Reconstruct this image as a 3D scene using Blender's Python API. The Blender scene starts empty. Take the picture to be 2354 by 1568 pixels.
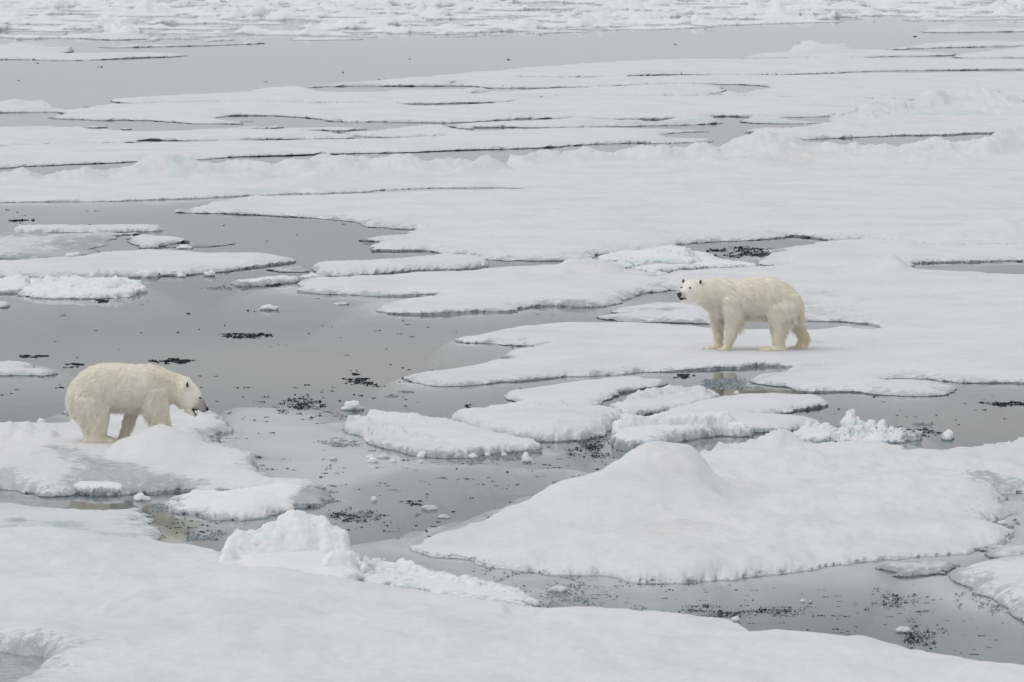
import bpy, bmesh, math, random
import numpy as np

# ------------------------------------------------------------------ camera, sky, sun, exposure
SC = bpy.context.scene
COL = SC.collection
CAM_H = 7.0                      # ship's rail above the water, metres
F_PX = 11765.0                   # 180 mm lens on a 36 mm sensor, in units of a 2353 px wide frame
CU, CV = 1176.5, 784.0
PITCH = math.atan((CV + 201.0) / F_PX)
cam_data = bpy.data.cameras.new('camera')
cam = bpy.data.objects.new('camera', cam_data)
COL.objects.link(cam)
cam.location = (0, 0, CAM_H)
cam.rotation_euler = (math.pi / 2 - PITCH, 0, 0)
cam_data.sensor_width = 36.0
cam_data.lens = 180.0
cam_data.clip_start = 1.0
cam_data.clip_end = 6000.0
cam_data.dof.use_dof = True
cam_data.dof.focus_distance = 72.0
cam_data.dof.aperture_fstop = 11.0
SC.camera = cam

SUN_EL, SUN_AZ = math.radians(55), math.radians(-112)   # high behind the cloud sheet, over the viewer's left shoulder
world = bpy.data.worlds.new('World')
SC.world = world
world.use_nodes = True
wn, wl = world.node_tree.nodes, world.node_tree.links
wn.clear()
w_out = wn.new('ShaderNodeOutputWorld')
w_bg = wn.new('ShaderNodeBackground')
w_bg.inputs['Strength'].default_value = 0.087
w_sky = wn.new('ShaderNodeTexSky')
w_sky.sky_type = 'NISHITA'
w_sky.sun_disc = False
w_sky.sun_elevation = SUN_EL
w_sky.sun_rotation = SUN_AZ
w_sky.air_density = 1.0
w_sky.dust_density = 6.0
w_sky.ozone_density = 1.0
w_hs = wn.new('ShaderNodeHueSaturation')
w_hs.inputs['Saturation'].default_value = 0.06
# stratus: an even cloud sheet with faint flat bands over the whole sky
w_tc = wn.new('ShaderNodeTexCoord')
w_map = wn.new('ShaderNodeMapping')
w_map.inputs['Scale'].default_value = (1.6, 1.6, 42.0)
w_map.inputs['Location'].default_value = (0.35, 0.2, 0.6)
w_noise = wn.new('ShaderNodeTexNoise')
w_noise.inputs['Scale'].default_value = 1.6
w_noise.inputs['Detail'].default_value = 3.0
w_ramp = wn.new('ShaderNodeValToRGB')
w_ramp.color_ramp.elements[0].position = 0.40
w_ramp.color_ramp.elements[0].color = (6.75, 6.92, 7.38, 1)
w_ramp.color_ramp.elements[1].position = 0.60
w_ramp.color_ramp.elements[1].color = (7.9, 7.97, 8.1, 1)
w_el = w_ramp.color_ramp.elements.new(.74)
w_el.color = (8.9, 8.7, 8.2, 1)
w_mix = wn.new('ShaderNodeMix')
w_mix.data_type = 'RGBA'
w_mix.inputs['Factor'].default_value = 0.82
wl.new(w_tc.outputs['Generated'], w_map.inputs['Vector'])
wl.new(w_map.outputs['Vector'], w_noise.inputs['Vector'])
wl.new(w_noise.outputs['Fac'], w_ramp.inputs['Fac'])
wl.new(w_sky.outputs['Color'], w_hs.inputs['Color'])
wl.new(w_hs.outputs['Color'], w_mix.inputs['A'])
wl.new(w_ramp.outputs['Color'], w_mix.inputs['B'])
w_sep = wn.new('ShaderNodeSeparateXYZ')
w_hz = wn.new('ShaderNodeMapRange')            # ice blink: the cloud base is lit from the pack towards the horizon, all round
w_hz.interpolation_type = 'SMOOTHSTEP'
w_hz.inputs['From Min'].default_value = -.02
w_hz.inputs['From Max'].default_value = .075
w_hz.inputs['To Min'].default_value = 1.48
w_hz.inputs['To Max'].default_value = 1.0
w_mul = wn.new('ShaderNodeVectorMath')
w_mul.operation = 'SCALE'
wl.new(w_tc.outputs['Generated'], w_sep.inputs['Vector'])
wl.new(w_sep.outputs['Z'], w_hz.inputs['Value'])
wl.new(w_mix.outputs['Result'], w_mul.inputs[0])
wl.new(w_hz.outputs['Result'], w_mul.inputs['Scale'])
wl.new(w_mul.outputs['Vector'], w_bg.inputs['Color'])
wl.new(w_bg.outputs['Background'], w_out.inputs['Surface'])

sun_data = bpy.data.lights.new('sun', 'SUN')
sun_data.energy = 0.6
sun_data.angle = math.radians(40)
sun_data.color = (1.0, 0.985, 0.965)
sun = bpy.data.objects.new('sun', sun_data)
COL.objects.link(sun)
from mathutils import Vector
sun_dir = Vector((math.sin(SUN_AZ) * math.cos(SUN_EL), math.cos(SUN_AZ) * math.cos(SUN_EL), math.sin(SUN_EL)))
sun.rotation_euler = sun_dir.to_track_quat('Z', 'Y').to_euler()
sun.location = (-20, -20, 40)

SC.view_settings.view_transform = 'Standard'
SC.view_settings.look = 'None'
SC.view_settings.exposure = 0.0
SC.view_settings.gamma = 1.0
SC.view_settings.use_curve_mapping = False
SC.render.engine = 'CYCLES'
SC.cycles.use_denoising = True
SC.cycles.max_bounces = 8
SC.cycles.diffuse_bounces = 3
SC.cycles.glossy_bounces = 3
SC.cycles.transmission_bounces = 4
SC.cycles.transparent_max_bounces = 6

# ------------------------------------------------------------------ helpers
RNG = np.random.default_rng(11)
_perm = np.random.default_rng(5).permutation(512).astype(np.int64)
_perm = np.concatenate([_perm, _perm, _perm])
_grad = np.random.default_rng(6).normal(size=(512, 3))
_grad /= np.linalg.norm(_grad, axis=1)[:, None]


_g2 = np.random.default_rng(7).uniform(0, 2 * math.pi, 512)
_g2 = np.stack([np.cos(_g2), np.sin(_g2)], 1).astype(np.float32)


def noise2(x, y, k):
    x, y = np.broadcast_arrays(np.asarray(x, np.float32), np.asarray(y, np.float32))
    fx, fy = np.floor(x), np.floor(y)
    xi, yi = fx.astype(np.int64) & 511, fy.astype(np.int64) & 511
    xf, yf = x - fx, y - fy
    u, v = xf * xf * (3 - 2 * xf), yf * yf * (3 - 2 * yf)
    k = int(k * 37.3) & 511
    out = 0
    for dx in (0, 1):
        px = _perm[(xi + dx + k) & 511]
        for dy in (0, 1):
            g = _g2[_perm[(px + yi + dy) & 511]]
            out = out + (g[..., 0] * (xf - dx) + g[..., 1] * (yf - dy)) * (u if dx else 1 - u) * (v if dy else 1 - v)
    return out * 1.4


def noise3(x, y, z=0.0):
    if np.ndim(z) == 0:
        return noise2(x, y, z)
    x, y, z = np.broadcast_arrays(np.asarray(x, float), np.asarray(y, float), np.asarray(z, float))
    xi, yi, zi = np.floor(x).astype(np.int64), np.floor(y).astype(np.int64), np.floor(z).astype(np.int64)
    xf, yf, zf = x - xi, y - yi, z - zi
    u, v, w = (t * t * t * (t * (t * 6 - 15) + 10) for t in (xf, yf, zf))
    out = np.zeros(x.shape)
    for dx in (0, 1):
        for dy in (0, 1):
            for dz in (0, 1):
                h = _perm[(_perm[(_perm[(xi + dx) & 511] + yi + dy) & 511] + zi + dz) & 511]
                g = _grad[h]
                d = g[..., 0] * (xf - dx) + g[..., 1] * (yf - dy) + g[..., 2] * (zf - dz)
                out += d * (u if dx else 1 - u) * (v if dy else 1 - v) * (w if dz else 1 - w)
    return out * 1.5


def fbm(x, y, z=0.0, octv=3, gain=0.5):
    a, s, f = 1.0, 0.0, 1.0
    for i in range(octv):
        s = s + a * noise3(np.asarray(x) * f + 13.7 * i, np.asarray(y) * f + 7.1 * i, z * f)
        a *= gain
        f *= 2.03
    return s


def ridged(x, y, z=0.0, octv=3):
    a, s, f = 1.0, 0.0, 1.0
    for i in range(octv):
        s = s + a * (1 - 2 * np.abs(noise3(np.asarray(x) * f + 31.1 * i, np.asarray(y) * f, z * f)))
        a *= 0.5
        f *= 2.1
    return s / 1.75


def ray(u, v):
    d = np.array([(u - CU), F_PX * math.cos(PITCH) + (CV - v) * math.sin(PITCH),
                  -F_PX * math.sin(PITCH) + (CV - v) * math.cos(PITCH)])
    return d


def gp(u, v, z=0.0):
    """point of the plane at height z that the surveyed image position shows"""
    d = ray(u, v)
    t = (z - CAM_H) / d[2]
    return np.array([d[0] * t, d[1] * t, z])


def zy(u, v, y):
    """x and height at depth y"""
    d = ray(u, v)
    return d[0] / d[1] * y, CAM_H + d[2] / d[1] * y


# survey sheets: origin and scale of each zoomed view of the place
K = {'O': (0, 0, 1), 'A': (0, 0, .49978), 'B': (1176.5, 0, .49978), 'C': (0, 402.1, .3416), 'D': (689.3, 517, .366),
     'E': (1493.6, 459.6, .3651), 'P': (0, 919.1, .3416), 'Q': (746.8, 861.7, .3416), 'R': (1493.6, 861.7, .3651),
     'S': (0, 1148.9, .5369), 'T': (1091.5, 1206.3, .5359)}


def S(key, text):
    ox, oy, k = K[key]
    out = []
    for w in text.split():
        n = [float(q) for q in w.split(',')]
        out.append((ox + n[0] * k,) + tuple(oy + q * k for q in n[1:]))
    return out


def tag(o, label=None, cat=None, group=None, kind=None):
    if label:
        o['label'] = label
    if cat:
        o['category'] = cat
    if group:
        o['group'] = group
    if kind:
        o['kind'] = kind
    return o


def link(name, me, mats, parent=None):
    o = bpy.data.objects.new(name, me)
    COL.objects.link(o)
    for m in (mats if isinstance(mats, (list, tuple)) else [mats]):
        me.materials.append(m)
    if parent is not None:
        o.parent = parent
    return o


def mesh_np(name, verts, quads=None, tris=None, smooth=True):
    me = bpy.data.meshes.new(name)
    verts = np.asarray(verts, np.float32)
    loops, starts, n = [], [], 0
    parts = []
    if quads is not None and len(quads):
        parts.append(np.asarray(quads, np.int32))
    if tris is not None and len(tris):
        parts.append(np.asarray(tris, np.int32))
    nl = sum(p.size for p in parts)
    nf = sum(len(p) for p in parts)
    me.vertices.add(len(verts))
    me.vertices.foreach_set('co', verts.ravel())
    me.loops.add(nl)
    me.loops.foreach_set('vertex_index', np.concatenate([p.ravel() for p in parts]))
    me.polygons.add(nf)
    st, off = [], 0
    for p in parts:
        st.append(off + np.arange(len(p), dtype=np.int32) * p.shape[1])
        off += p.size
    me.polygons.foreach_set('loop_start', np.concatenate(st))
    me.polygons.foreach_set('use_smooth', np.full(nf, smooth))
    me.update(calc_edges=True)
    me.validate()
    return me


def set_attr(me, name, vals):
    a = me.attributes.new(name, 'FLOAT', 'POINT')
    a.data.foreach_set('value', np.asarray(vals, np.float32))


def chaikin(p, n=1):
    p = np.asarray(p, float)
    for _ in range(n):
        q = np.roll(p, -1, axis=0)
        p = np.stack([p * .75 + q * .25, p * .25 + q * .75], 1).reshape(-1, 2)
    return p


def sdf_poly(px, py, poly):
    """signed distance, positive inside"""
    d2 = np.full(px.shape, 1e18)
    ins = np.zeros(px.shape, bool)
    n = len(poly)
    for i in range(n):
        ax, ay = poly[i]
        bx, by = poly[(i + 1) % n]
        ex, ey = bx - ax, by - ay
        L = ex * ex + ey * ey
        if L < 1e-12:
            continue
        t = np.clip(((px - ax) * ex + (py - ay) * ey) / L, 0, 1)
        d2 = np.minimum(d2, (px - ax - t * ex) ** 2 + (py - ay - t * ey) ** 2)
        c = (ay > py) != (by > py)
        if abs(ey) > 1e-12:
            ins ^= c & (px < (py - ay) * ex / ey + ax)
    d = np.sqrt(d2)
    return np.where(ins, d, -d)


def sdf_grid(gx, gy, poly):
    """signed distance on a grid; large grids are measured at every second line and interpolated"""
    if len(gx) * len(gy) < 30000:
        X, Y = np.meshgrid(gx, gy)
        return sdf_poly(X, Y, poly)
    cx, cy = gx[::2], gy[::2]
    if cx[-1] != gx[-1]:
        cx = np.append(cx, gx[-1])
    if cy[-1] != gy[-1]:
        cy = np.append(cy, gy[-1])
    X, Y = np.meshgrid(cx, cy)
    c = sdf_poly(X, Y, poly)
    ix = np.clip(np.searchsorted(cx, gx) - 1, 0, len(cx) - 2)
    fx = (gx - cx[ix]) / (cx[ix + 1] - cx[ix])
    r = c[:, ix] * (1 - fx) + c[:, ix + 1] * fx
    iy = np.clip(np.searchsorted(cy, gy) - 1, 0, len(cy) - 2)
    fy = ((gy - cy[iy]) / (cy[iy + 1] - cy[iy]))[:, None]
    return r[iy] * (1 - fy) + r[iy + 1] * fy


# ------------------------------------------------------------------ materials
def new_mat(name):
    m = bpy.data.materials.new(name)
    m.use_nodes = True
    n, l = m.node_tree.nodes, m.node_tree.links
    n.clear()
    out = n.new('ShaderNodeOutputMaterial')
    return m, n, l, out


def val(n, kind, **kw):
    x = n.new(kind)
    for k, v in kw.items():
        x.inputs[k].default_value = v
    return x


def mixc(n, l, fac, a, b):
    m = n.new('ShaderNodeMix')
    m.data_type = 'RGBA'
    for sock, x in (('Factor', fac), ('A', a), ('B', b)):
        if isinstance(x, (int, float)):
            m.inputs[sock].default_value = x
        elif isinstance(x, tuple):
            m.inputs[sock].default_value = x + (1,)
        else:
            l.new(x, m.inputs[sock])
    return m.outputs['Result']


def ramp(n, l, src, p0, p1, c0=(0, 0, 0), c1=(1, 1, 1)):
    r = n.new('ShaderNodeValToRGB')
    r.color_ramp.elements[0].position = p0
    r.color_ramp.elements[1].position = p1
    r.color_ramp.elements[0].color = c0 + (1,)
    r.color_ramp.elements[1].color = c1 + (1,)
    l.new(src, r.inputs['Fac'])
    return r.outputs['Color']


def math_node(n, l, op, a, b):
    m = n.new('ShaderNodeMath')
    m.operation = op
    for i, x in enumerate((a, b)):
        if isinstance(x, (int, float)):
            m.inputs[i].default_value = x
        else:
            l.new(x, m.inputs[i])
    return m.outputs[0]


def snow_material(name, snow=(.815, .815, .822), wet=(.36, .39, .40), sss=0.0, grain=1.0):
    m, n, l, out = new_mat(name)
    geo = n.new('ShaderNodeNewGeometry')
    bs = n.new('ShaderNodeBsdfPrincipled')
    broad = val(n, 'ShaderNodeTexNoise', Scale=0.55, Detail=5.0, Roughness=0.62)
    fine = val(n, 'ShaderNodeTexNoise', Scale=9.0, Detail=6.0, Roughness=0.7)
    grit = val(n, 'ShaderNodeTexNoise', Scale=55.0, Detail=3.0, Roughness=0.7)
    for t in (broad, fine, grit):
        l.new(geo.outputs['Position'], t.inputs['Vector'])
    # old snow: patches soaked with melt water a little greyer, new grain whiter
    c = mixc(n, l, ramp(n, l, broad.outputs['Fac'], .42, .68), snow, (snow[0] * .90, snow[1] * .912, snow[2] * .92))
    c = mixc(n, l, ramp(n, l, fine.outputs['Fac'], .52, .80), c, (snow[0] * .88, snow[1] * .90, snow[2] * .915))
    st = n.new('ShaderNodeAttribute')
    st.attribute_name = 'stain'
    sf = math_node(n, l, 'MULTIPLY', st.outputs['Fac'], ramp(n, l, fine.outputs['Fac'], .35, .65))
    c = mixc(n, l, sf, c, (.62, .58, .49))
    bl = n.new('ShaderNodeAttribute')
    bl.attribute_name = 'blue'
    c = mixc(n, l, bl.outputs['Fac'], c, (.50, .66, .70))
    wa = n.new('ShaderNodeAttribute')
    wa.attribute_name = 'wet'
    # soaked rim breaks up into grains
    brk = math_node(n, l, 'ADD', wa.outputs['Fac'],
                    math_node(n, l, 'MULTIPLY', math_node(n, l, 'SUBTRACT', grit.outputs['Fac'], .5), 1.1))
    brk = math_node(n, l, 'ADD', brk, math_node(n, l, 'MULTIPLY', math_node(n, l, 'SUBTRACT', fine.outputs['Fac'], .5), 2.2))
    wf = ramp(n, l, brk, .30, .80)
    wf = math_node(n, l, 'MULTIPLY', wf, ramp(n, l, wa.outputs['Fac'], .02, .15))
    c = mixc(n, l, wf, c, mixc(n, l, ramp(n, l, broad.outputs['Fac'], .38, .62), wet, tuple(min(q * 1.45, .9) for q in wet)))
    l.new(c, bs.inputs['Base Color'])
    rough = n.new('ShaderNodeMapRange')
    rough.inputs['To Min'].default_value = .85
    rough.inputs['To Max'].default_value = .38
    l.new(wf, rough.inputs['Value'])
    l.new(rough.outputs['Result'], bs.inputs['Roughness'])
    bs.inputs['Specular IOR Level'].default_value = .25
    if sss:
        bs.inputs['Subsurface Weight'].default_value = 1.0
        bs.inputs['Subsurface Radius'].default_value = (.7, .95, 1.1)
        bs.inputs['Subsurface Scale'].default_value = sss
    mid = val(n, 'ShaderNodeTexNoise', Scale=2.2, Detail=4.0, Roughness=.6, Distortion=.4)
    l.new(geo.outputs['Position'], mid.inputs['Vector'])
    b0 = val(n, 'ShaderNodeBump', Strength=.28, Distance=.10)
    l.new(mid.outputs['Fac'], b0.inputs['Height'])
    b1 = val(n, 'ShaderNodeBump', Strength=.38 * grain, Distance=.025)
    l.new(fine.outputs['Fac'], b1.inputs['Height'])
    l.new(b0.outputs['Normal'], b1.inputs['Normal'])
    b2 = val(n, 'ShaderNodeBump', Strength=.3 * grain, Distance=.006)
    l.new(grit.outputs['Fac'], b2.inputs['Height'])
    l.new(b1.outputs['Normal'], b2.inputs['Normal'])
    l.new(b2.outputs['Normal'], bs.inputs['Normal'])
    l.new(bs.outputs['BSDF'], out.inputs['Surface'])
    return m


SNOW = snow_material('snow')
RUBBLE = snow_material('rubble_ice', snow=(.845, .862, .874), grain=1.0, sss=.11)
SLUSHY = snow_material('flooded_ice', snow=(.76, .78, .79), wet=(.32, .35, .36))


def plain(name, col, rough=.5, spec=.5, col2=None, scale=20):
    m, n, l, out = new_mat(name)
    bs = n.new('ShaderNodeBsdfPrincipled')
    bs.inputs['Roughness'].default_value = rough
    bs.inputs['Specular IOR Level'].default_value = spec
    if col2:
        geo = n.new('ShaderNodeNewGeometry')
        t = val(n, 'ShaderNodeTexNoise', Scale=scale, Detail=3.0)
        l.new(geo.outputs['Position'], t.inputs['Vector'])
        l.new(mixc(n, l, ramp(n, l, t.outputs['Fac'], .4, .6), col, col2), bs.inputs['Base Color'])
    else:
        bs.inputs['Base Color'].default_value = col + (1,)
    l.new(bs.outputs['BSDF'], out.inputs['Surface'])
    return m


SUBICE = plain('submerged_ice', (.92, .955, .96), .9, 0.0, (.82, .88, .89), .9)
def clear_ice(name, tint, body):
    m, n, l, out = new_mat(name)
    gl = val(n, 'ShaderNodeBsdfGlass', Roughness=.12, IOR=1.2)
    gl.inputs['Color'].default_value = tint + (1,)
    df = n.new('ShaderNodeBsdfDiffuse')
    geo = n.new('ShaderNodeNewGeometry')
    t = val(n, 'ShaderNodeTexNoise', Scale=30.0, Detail=2.0)
    l.new(geo.outputs['Position'], t.inputs['Vector'])
    l.new(mixc(n, l, ramp(n, l, t.outputs['Fac'], .4, .65), tuple(q * .4 for q in body), body), df.inputs['Color'])
    mx = n.new('ShaderNodeMixShader')
    mx.inputs['Fac'].default_value = .38
    l.new(gl.outputs['BSDF'], mx.inputs[1])
    l.new(df.outputs['BSDF'], mx.inputs[2])
    l.new(mx.outputs['Shader'], out.inputs['Surface'])
    return m


BRASH = clear_ice('clear_wet_ice', (.80, .86, .88), (.07, .085, .095))
BRASH_GREY = plain('grey_wet_ice', (.13, .16, .17), .3, .5, (.36, .41, .43), 30)


def water_material():
    m, n, l, out = new_mat('sea_water')
    geo = n.new('ShaderNodeNewGeometry')
    mp = n.new('ShaderNodeMapping')
    mp.inputs['Scale'].default_value = (.8, .5, 1)
    t = val(n, 'ShaderNodeTexNoise', Scale=1.2, Detail=4.0, Roughness=.6)
    l.new(geo.outputs['Position'], mp.inputs['Vector'])
    l.new(mp.outputs['Vector'], t.inputs['Vector'])
    b = val(n, 'ShaderNodeBump', Strength=.6, Distance=.0016)
    l.new(t.outputs['Fac'], b.inputs['Height'])
    gl = val(n, 'ShaderNodeBsdfGlossy', Roughness=.03)
    gl.inputs['Color'].default_value = (.96, .965, .97, 1)
    rf = val(n, 'ShaderNodeBsdfRefraction', Roughness=.0, IOR=1.333)
    fr = val(n, 'ShaderNodeFresnel', IOR=1.37)
    mx = n.new('ShaderNodeMixShader')
    for x in (gl, fr, rf):
        l.new(b.outputs['Normal'], x.inputs['Normal'])
    l.new(fr.outputs['Fac'], mx.inputs['Fac'])
    l.new(rf.outputs['BSDF'], mx.inputs[1])
    l.new(gl.outputs['BSDF'], mx.inputs[2])
    l.new(mx.outputs['Shader'], out.inputs['Surface'])
    va = val(n, 'ShaderNodeVolumeAbsorption', Density=.27)
    va.inputs['Color'].default_value = (.46, .62, .65, 1)
    l.new(va.outputs['Volume'], out.inputs['Volume'])
    return m


WATER = water_material()
DEEP = plain('deep_water', (.20, .18, .18), 1.0, 0.0, (.17, .155, .155), .05)

# ------------------------------------------------------------------ the sea
def box_mesh(name, x0, x1, y0, y1, z0, z1):
    v = [(x, y, z) for z in (z0, z1) for y in (y0, y1) for x in (x0, x1)]
    q = [(0, 2, 3, 1), (4, 5, 7, 6), (0, 1, 5, 4), (2, 6, 7, 3), (0, 4, 6, 2), (1, 3, 7, 5)]
    return mesh_np(name, v, q, smooth=False)


tag(link('sea', box_mesh('sea', -1500, 1500, -200, 4000, -9, 0), WATER), kind='structure')
v = [(-1490, -190, -8.9), (1490, -190, -8.9), (1490, 3990, -8.9), (-1490, 3990, -8.9)]
tag(link('sea_floor', mesh_np('sea_floor', v, [(0, 1, 2, 3)]), DEEP), kind='structure')

# ------------------------------------------------------------------ ice floes
FLOES = []      # outlines in plan, to keep loose crumbs out of them


def ridge_height(X, Y, r):
    """a snow hummock or ice ridge along a crest line: (u, v of the crest against the sky or water, v of the ground below the crest)"""
    xs, ys, zs = [], [], []
    for u, vt, vg in r['p']:
        y = gp(u, vg, 0)[1]
        x, z = zy(u, vt, y)
        xs.append(x); ys.append(y); zs.append(max(z, .02))
    xs, ys, zs = np.array(xs), np.array(ys), np.array(zs)
    o = np.argsort(xs)
    xs, ys, zs = xs[o], ys[o], zs[o]
    jag, jf = r.get('jag', 0), r.get('jf', 9.0)
    sm = r.get('sm', .02 if r.get('steep') else min((xs[-1] - xs[0]) * .02, .35))
    Xw = X + (0 if r.get('steep') else .5 * sm) * noise3(X * .8, Y * .5, 3.7)
    offs = (-1.0, -.5, 0, .5, 1.0)
    yc = sum(np.interp(Xw + o * sm, xs, ys) for o in offs) / 5 + r.get('wob', .10) * fbm(X * 1.3, X * 0 + 3.3)
    zc = sum(np.interp(Xw + o * sm, xs, zs) for o in offs) / 5
    if jag:
        zc = zc + jag * fbm(X * jf, Y * jf * .8 + ys[0], 1.3, octv=3)
    we = r.get('we', .25)
    ex = np.clip(1 - np.maximum(xs[0] - X, X - xs[-1]) / we, 0, 1)
    ex = ex * ex * (3 - 2 * ex)
    wf, wb = r.get('wf', .8), r.get('wb', .8)
    t = (Y - yc)
    tf = np.clip(1 + t / wf, 0, 1)
    tb = np.clip(1 - t / wb, 0, 1)
    k = r.get('k', 1.6)
    Pf = 1 - (1 - tf) ** k if r.get('steep') else (tf * tf * (3 - 2 * tf))
    Pb = tb * tb * (3 - 2 * tb)
    Pm = np.where(t < 0, Pf, Pb) * ex
    ro = r.get('rough', 0)
    h = zc * Pm
    if ro:
        f = r.get('rf', 3.0)
        h = h + ro * Pm * fbm(X * f, Y * f, 2.2, 4, .55)
    return h, Pm


def heightfield(name, poly, ze, hi, w, und, ridges=(), ponds=(), wets=(), blues=(), stains=(), flats=(), rag=.05, ragf=1.6,
                dx=None, dy=None, edge_wet=.25, edge_w=.08, undercut=.02, lump=0, lf=6.0, seed=0.0, undf=.45, sc=1.0, rim=.6):
    P0 = poly
    x0, y0 = P0.min(0) - .15
    x1, y1 = P0.max(0) + .15
    Dn = max(y0, 40)
    Dm = .5 * (max(y0, 40) + y1)
    if dx is None:
        dx = Dn / 5120 * 1.5
    if dy is None:
        dy = min(max(Dm * Dm / (CAM_H * 5120) * .68, .02), .9)
    nx, ny = int((x1 - x0) / dx) + 2, int((y1 - y0) / dy) + 2
    gx, gy = np.linspace(x0, x1, nx), np.linspace(y0, y1, ny)
    X, Y = np.meshgrid(gx, gy)
    sd = sdf_grid(gx, gy, P0)
    if rag:
        sd = sd + 1.5 * rag * fbm(X * ragf + seed, Y * ragf * .7, seed, 5, .62) * np.clip(1.5 - np.abs(sd) / (rag * 6), 0, 1)
    d = np.maximum(sd, 0)
    edge = .45 * (1 - np.exp(-d / w)) + .55 * (1 - np.exp(-d / (w * .22)))
    en = noise3(X * .55 * sc + seed, Y * .3 * sc, seed + 5.5)
    zl = ze * np.clip(.30 + .75 * en, .10, .75)
    h = zl + (hi - zl) * edge
    h = h + und * edge * (fbm(X * undf + seed, Y * undf, seed, 4, .5) + .32 * fbm(X * 2.3 * sc, Y * 1.5 * sc + seed, 4.4, 3))
    low = np.clip(.75 - zl / ze, 0, 1)
    wet = edge_wet * (.55 + 1.9 * low) * np.exp(-d / (edge_w * (.5 + 2.6 * low))) * (1 + .9 * fbm(X * 3.5 * sc, Y * 1.6 * sc, seed + 2, 4, .6))
    wet = wet + rim * .9 * np.exp(-d / (.00055 * Dm * (1 + .8 * en))) * np.clip(.8 + 1.2 * fbm(X * 1.1 * sc, Y * .6 * sc, seed + 8, 3), .15, 1.3)
    for fx, fy, rx, ry, fz in flats:
        g = np.exp(-(((X - fx) / rx) ** 2 + ((Y - fy) / ry) ** 2) ** 2)
        h = h * (1 - g) + fz * g
    m_edge = np.clip(d / .12, 0, 1)
    m_edge = m_edge * m_edge * (3 - 2 * m_edge)
    hollow_shade = np.zeros_like(X)
    for r in ridges:
        rh, pm = ridge_height(X, Y, r)
        if r.get('rough', 0) >= .1:      # bluish shading painted into the noise hollows of rough ridges to strengthen relief
            hollow_shade = np.maximum(hollow_shade, .75 * pm * np.clip(-.15 - fbm(X * r.get('rf', 3.0), Y * r.get('rf', 3.0), 2.2, 4, .55), 0, .6))
        kk = .03
        a, b = h, rh * m_edge
        q = np.clip(.5 + .5 * (b - a) / kk, 0, 1)
        h = a * (1 - q) + b * q + kk * q * (1 - q)
    for pl, depth, soft in ponds:
        ps = sdf_grid(gx, gy, pl) + .12 * fbm(X * 1.2, Y * .7, 8.8, 4, .6)
        g = 1 / (1 + np.exp(-ps / soft * 3))
        h = h * (1 - g) + depth * g
        wet = np.maximum(wet, .75 * np.exp(-np.abs(ps) / (soft * 1.6)))
    for pl, amt, soft in wets:
        ps = sdf_grid(gx, gy, pl) + soft * .9 * fbm(X * 1.5, Y * .8, 5.5, 4, .6)
        wet = np.maximum(wet, amt / (1 + np.exp(-ps / soft * 3)))
    blue = hollow_shade
    for pl, amt, soft in blues:
        ps = sdf_grid(gx, gy, pl) + soft * .8 * fbm(X * 2, Y, 6.5, 3)
        blue = np.maximum(blue, amt / (1 + np.exp(-ps / soft * 3)))
    stain = np.zeros_like(X)
    for pl, amt, soft in stains:
        ps = sdf_grid(gx, gy, pl) + soft * .8 * fbm(X * 2, Y, 9.5, 3)
        stain = np.maximum(stain, amt / (1 + np.exp(-ps / soft * 3)))
    gyv, gxv = np.gradient(sd, dy, dx)
    gl = np.hypot(gxv, gyv) + 1e-6
    inside = sd > 0
    cell = inside[:-1, :-1] | inside[1:, :-1] | inside[:-1, 1:] | inside[1:, 1:]
    idx = np.arange(nx * ny).reshape(ny, nx)
    q = np.stack([idx[:-1, :-1], idx[:-1, 1:], idx[1:, 1:], idx[1:, :-1]], -1)[cell]
    used = np.zeros(nx * ny, bool)
    used[q.ravel()] = True
    out = (~inside).ravel() & used
    mv = np.clip(-sd / gl, 0, 1.5 * max(dx, dy)).ravel()
    Xf, Yf, Hf = X.ravel().copy(), Y.ravel().copy(), h.ravel().copy()
    Xf[out] += (gxv / gl).ravel()[out] * mv[out]
    Yf[out] += (gyv / gl).ravel()[out] * mv[out]
    zl = zl.ravel()
    Hf[out] = np.minimum(Hf[out], zl[out])
    if lump:
        hy, hx = np.gradient(h, dy, dx)
        st = np.clip(np.hypot(hx, hy) / .6, 0, 1).ravel() * .92 + .08
        nl = np.sqrt(hx ** 2 + hy ** 2 + 1).ravel()
        am = lump * (3.2 * np.abs(noise3(Xf * lf, Yf * lf, Hf * lf)) + 1.6 * np.abs(noise3(Xf * lf * 2.3 + 4, Yf * lf * 2.3, Hf * lf * 2.3)) + .25 * noise3(Xf * lf * 5, Yf * lf * 5, Hf * lf * 5) - 1.1) * st * np.clip(d / .05, 0, 1).ravel()
        Xf += -hx.ravel() / nl * am
        Yf += -hy.ravel() / nl * am
        Hf += am / nl
    remap = -np.ones(nx * ny, np.int64)
    ids = np.nonzero(used)[0]
    remap[ids] = np.arange(len(ids))
    V = np.stack([Xf[ids], Yf[ids], Hf[ids]], 1)
    q = remap[q]
    wv = wet.ravel()[ids]
    bv, sv = blue.ravel()[ids], stain.ravel()[ids]
    # rim: boundary edges drop to the water with a wave-cut notch
    e = np.concatenate([q[:, [0, 1]], q[:, [1, 2]], q[:, [2, 3]], q[:, [3, 0]]])
    n = len(V)
    key = e[:, 0] * n + e[:, 1]
    rkey = e[:, 1] * n + e[:, 0]
    be = e[~np.isin(key, rkey)]
    bverts = np.unique(be)
    bm_ = -np.ones(n, np.int64)
    bm_[bverts] = np.arange(len(bverts))
    gin = np.stack([(gxv / gl).ravel()[ids][bverts], (gyv / gl).ravel()[ids][bverts]], 1)
    gin /= (np.linalg.norm(gin, axis=1)[:, None] + 1e-6)
    nb = len(bverts)
    r0 = V[bverts]
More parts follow.
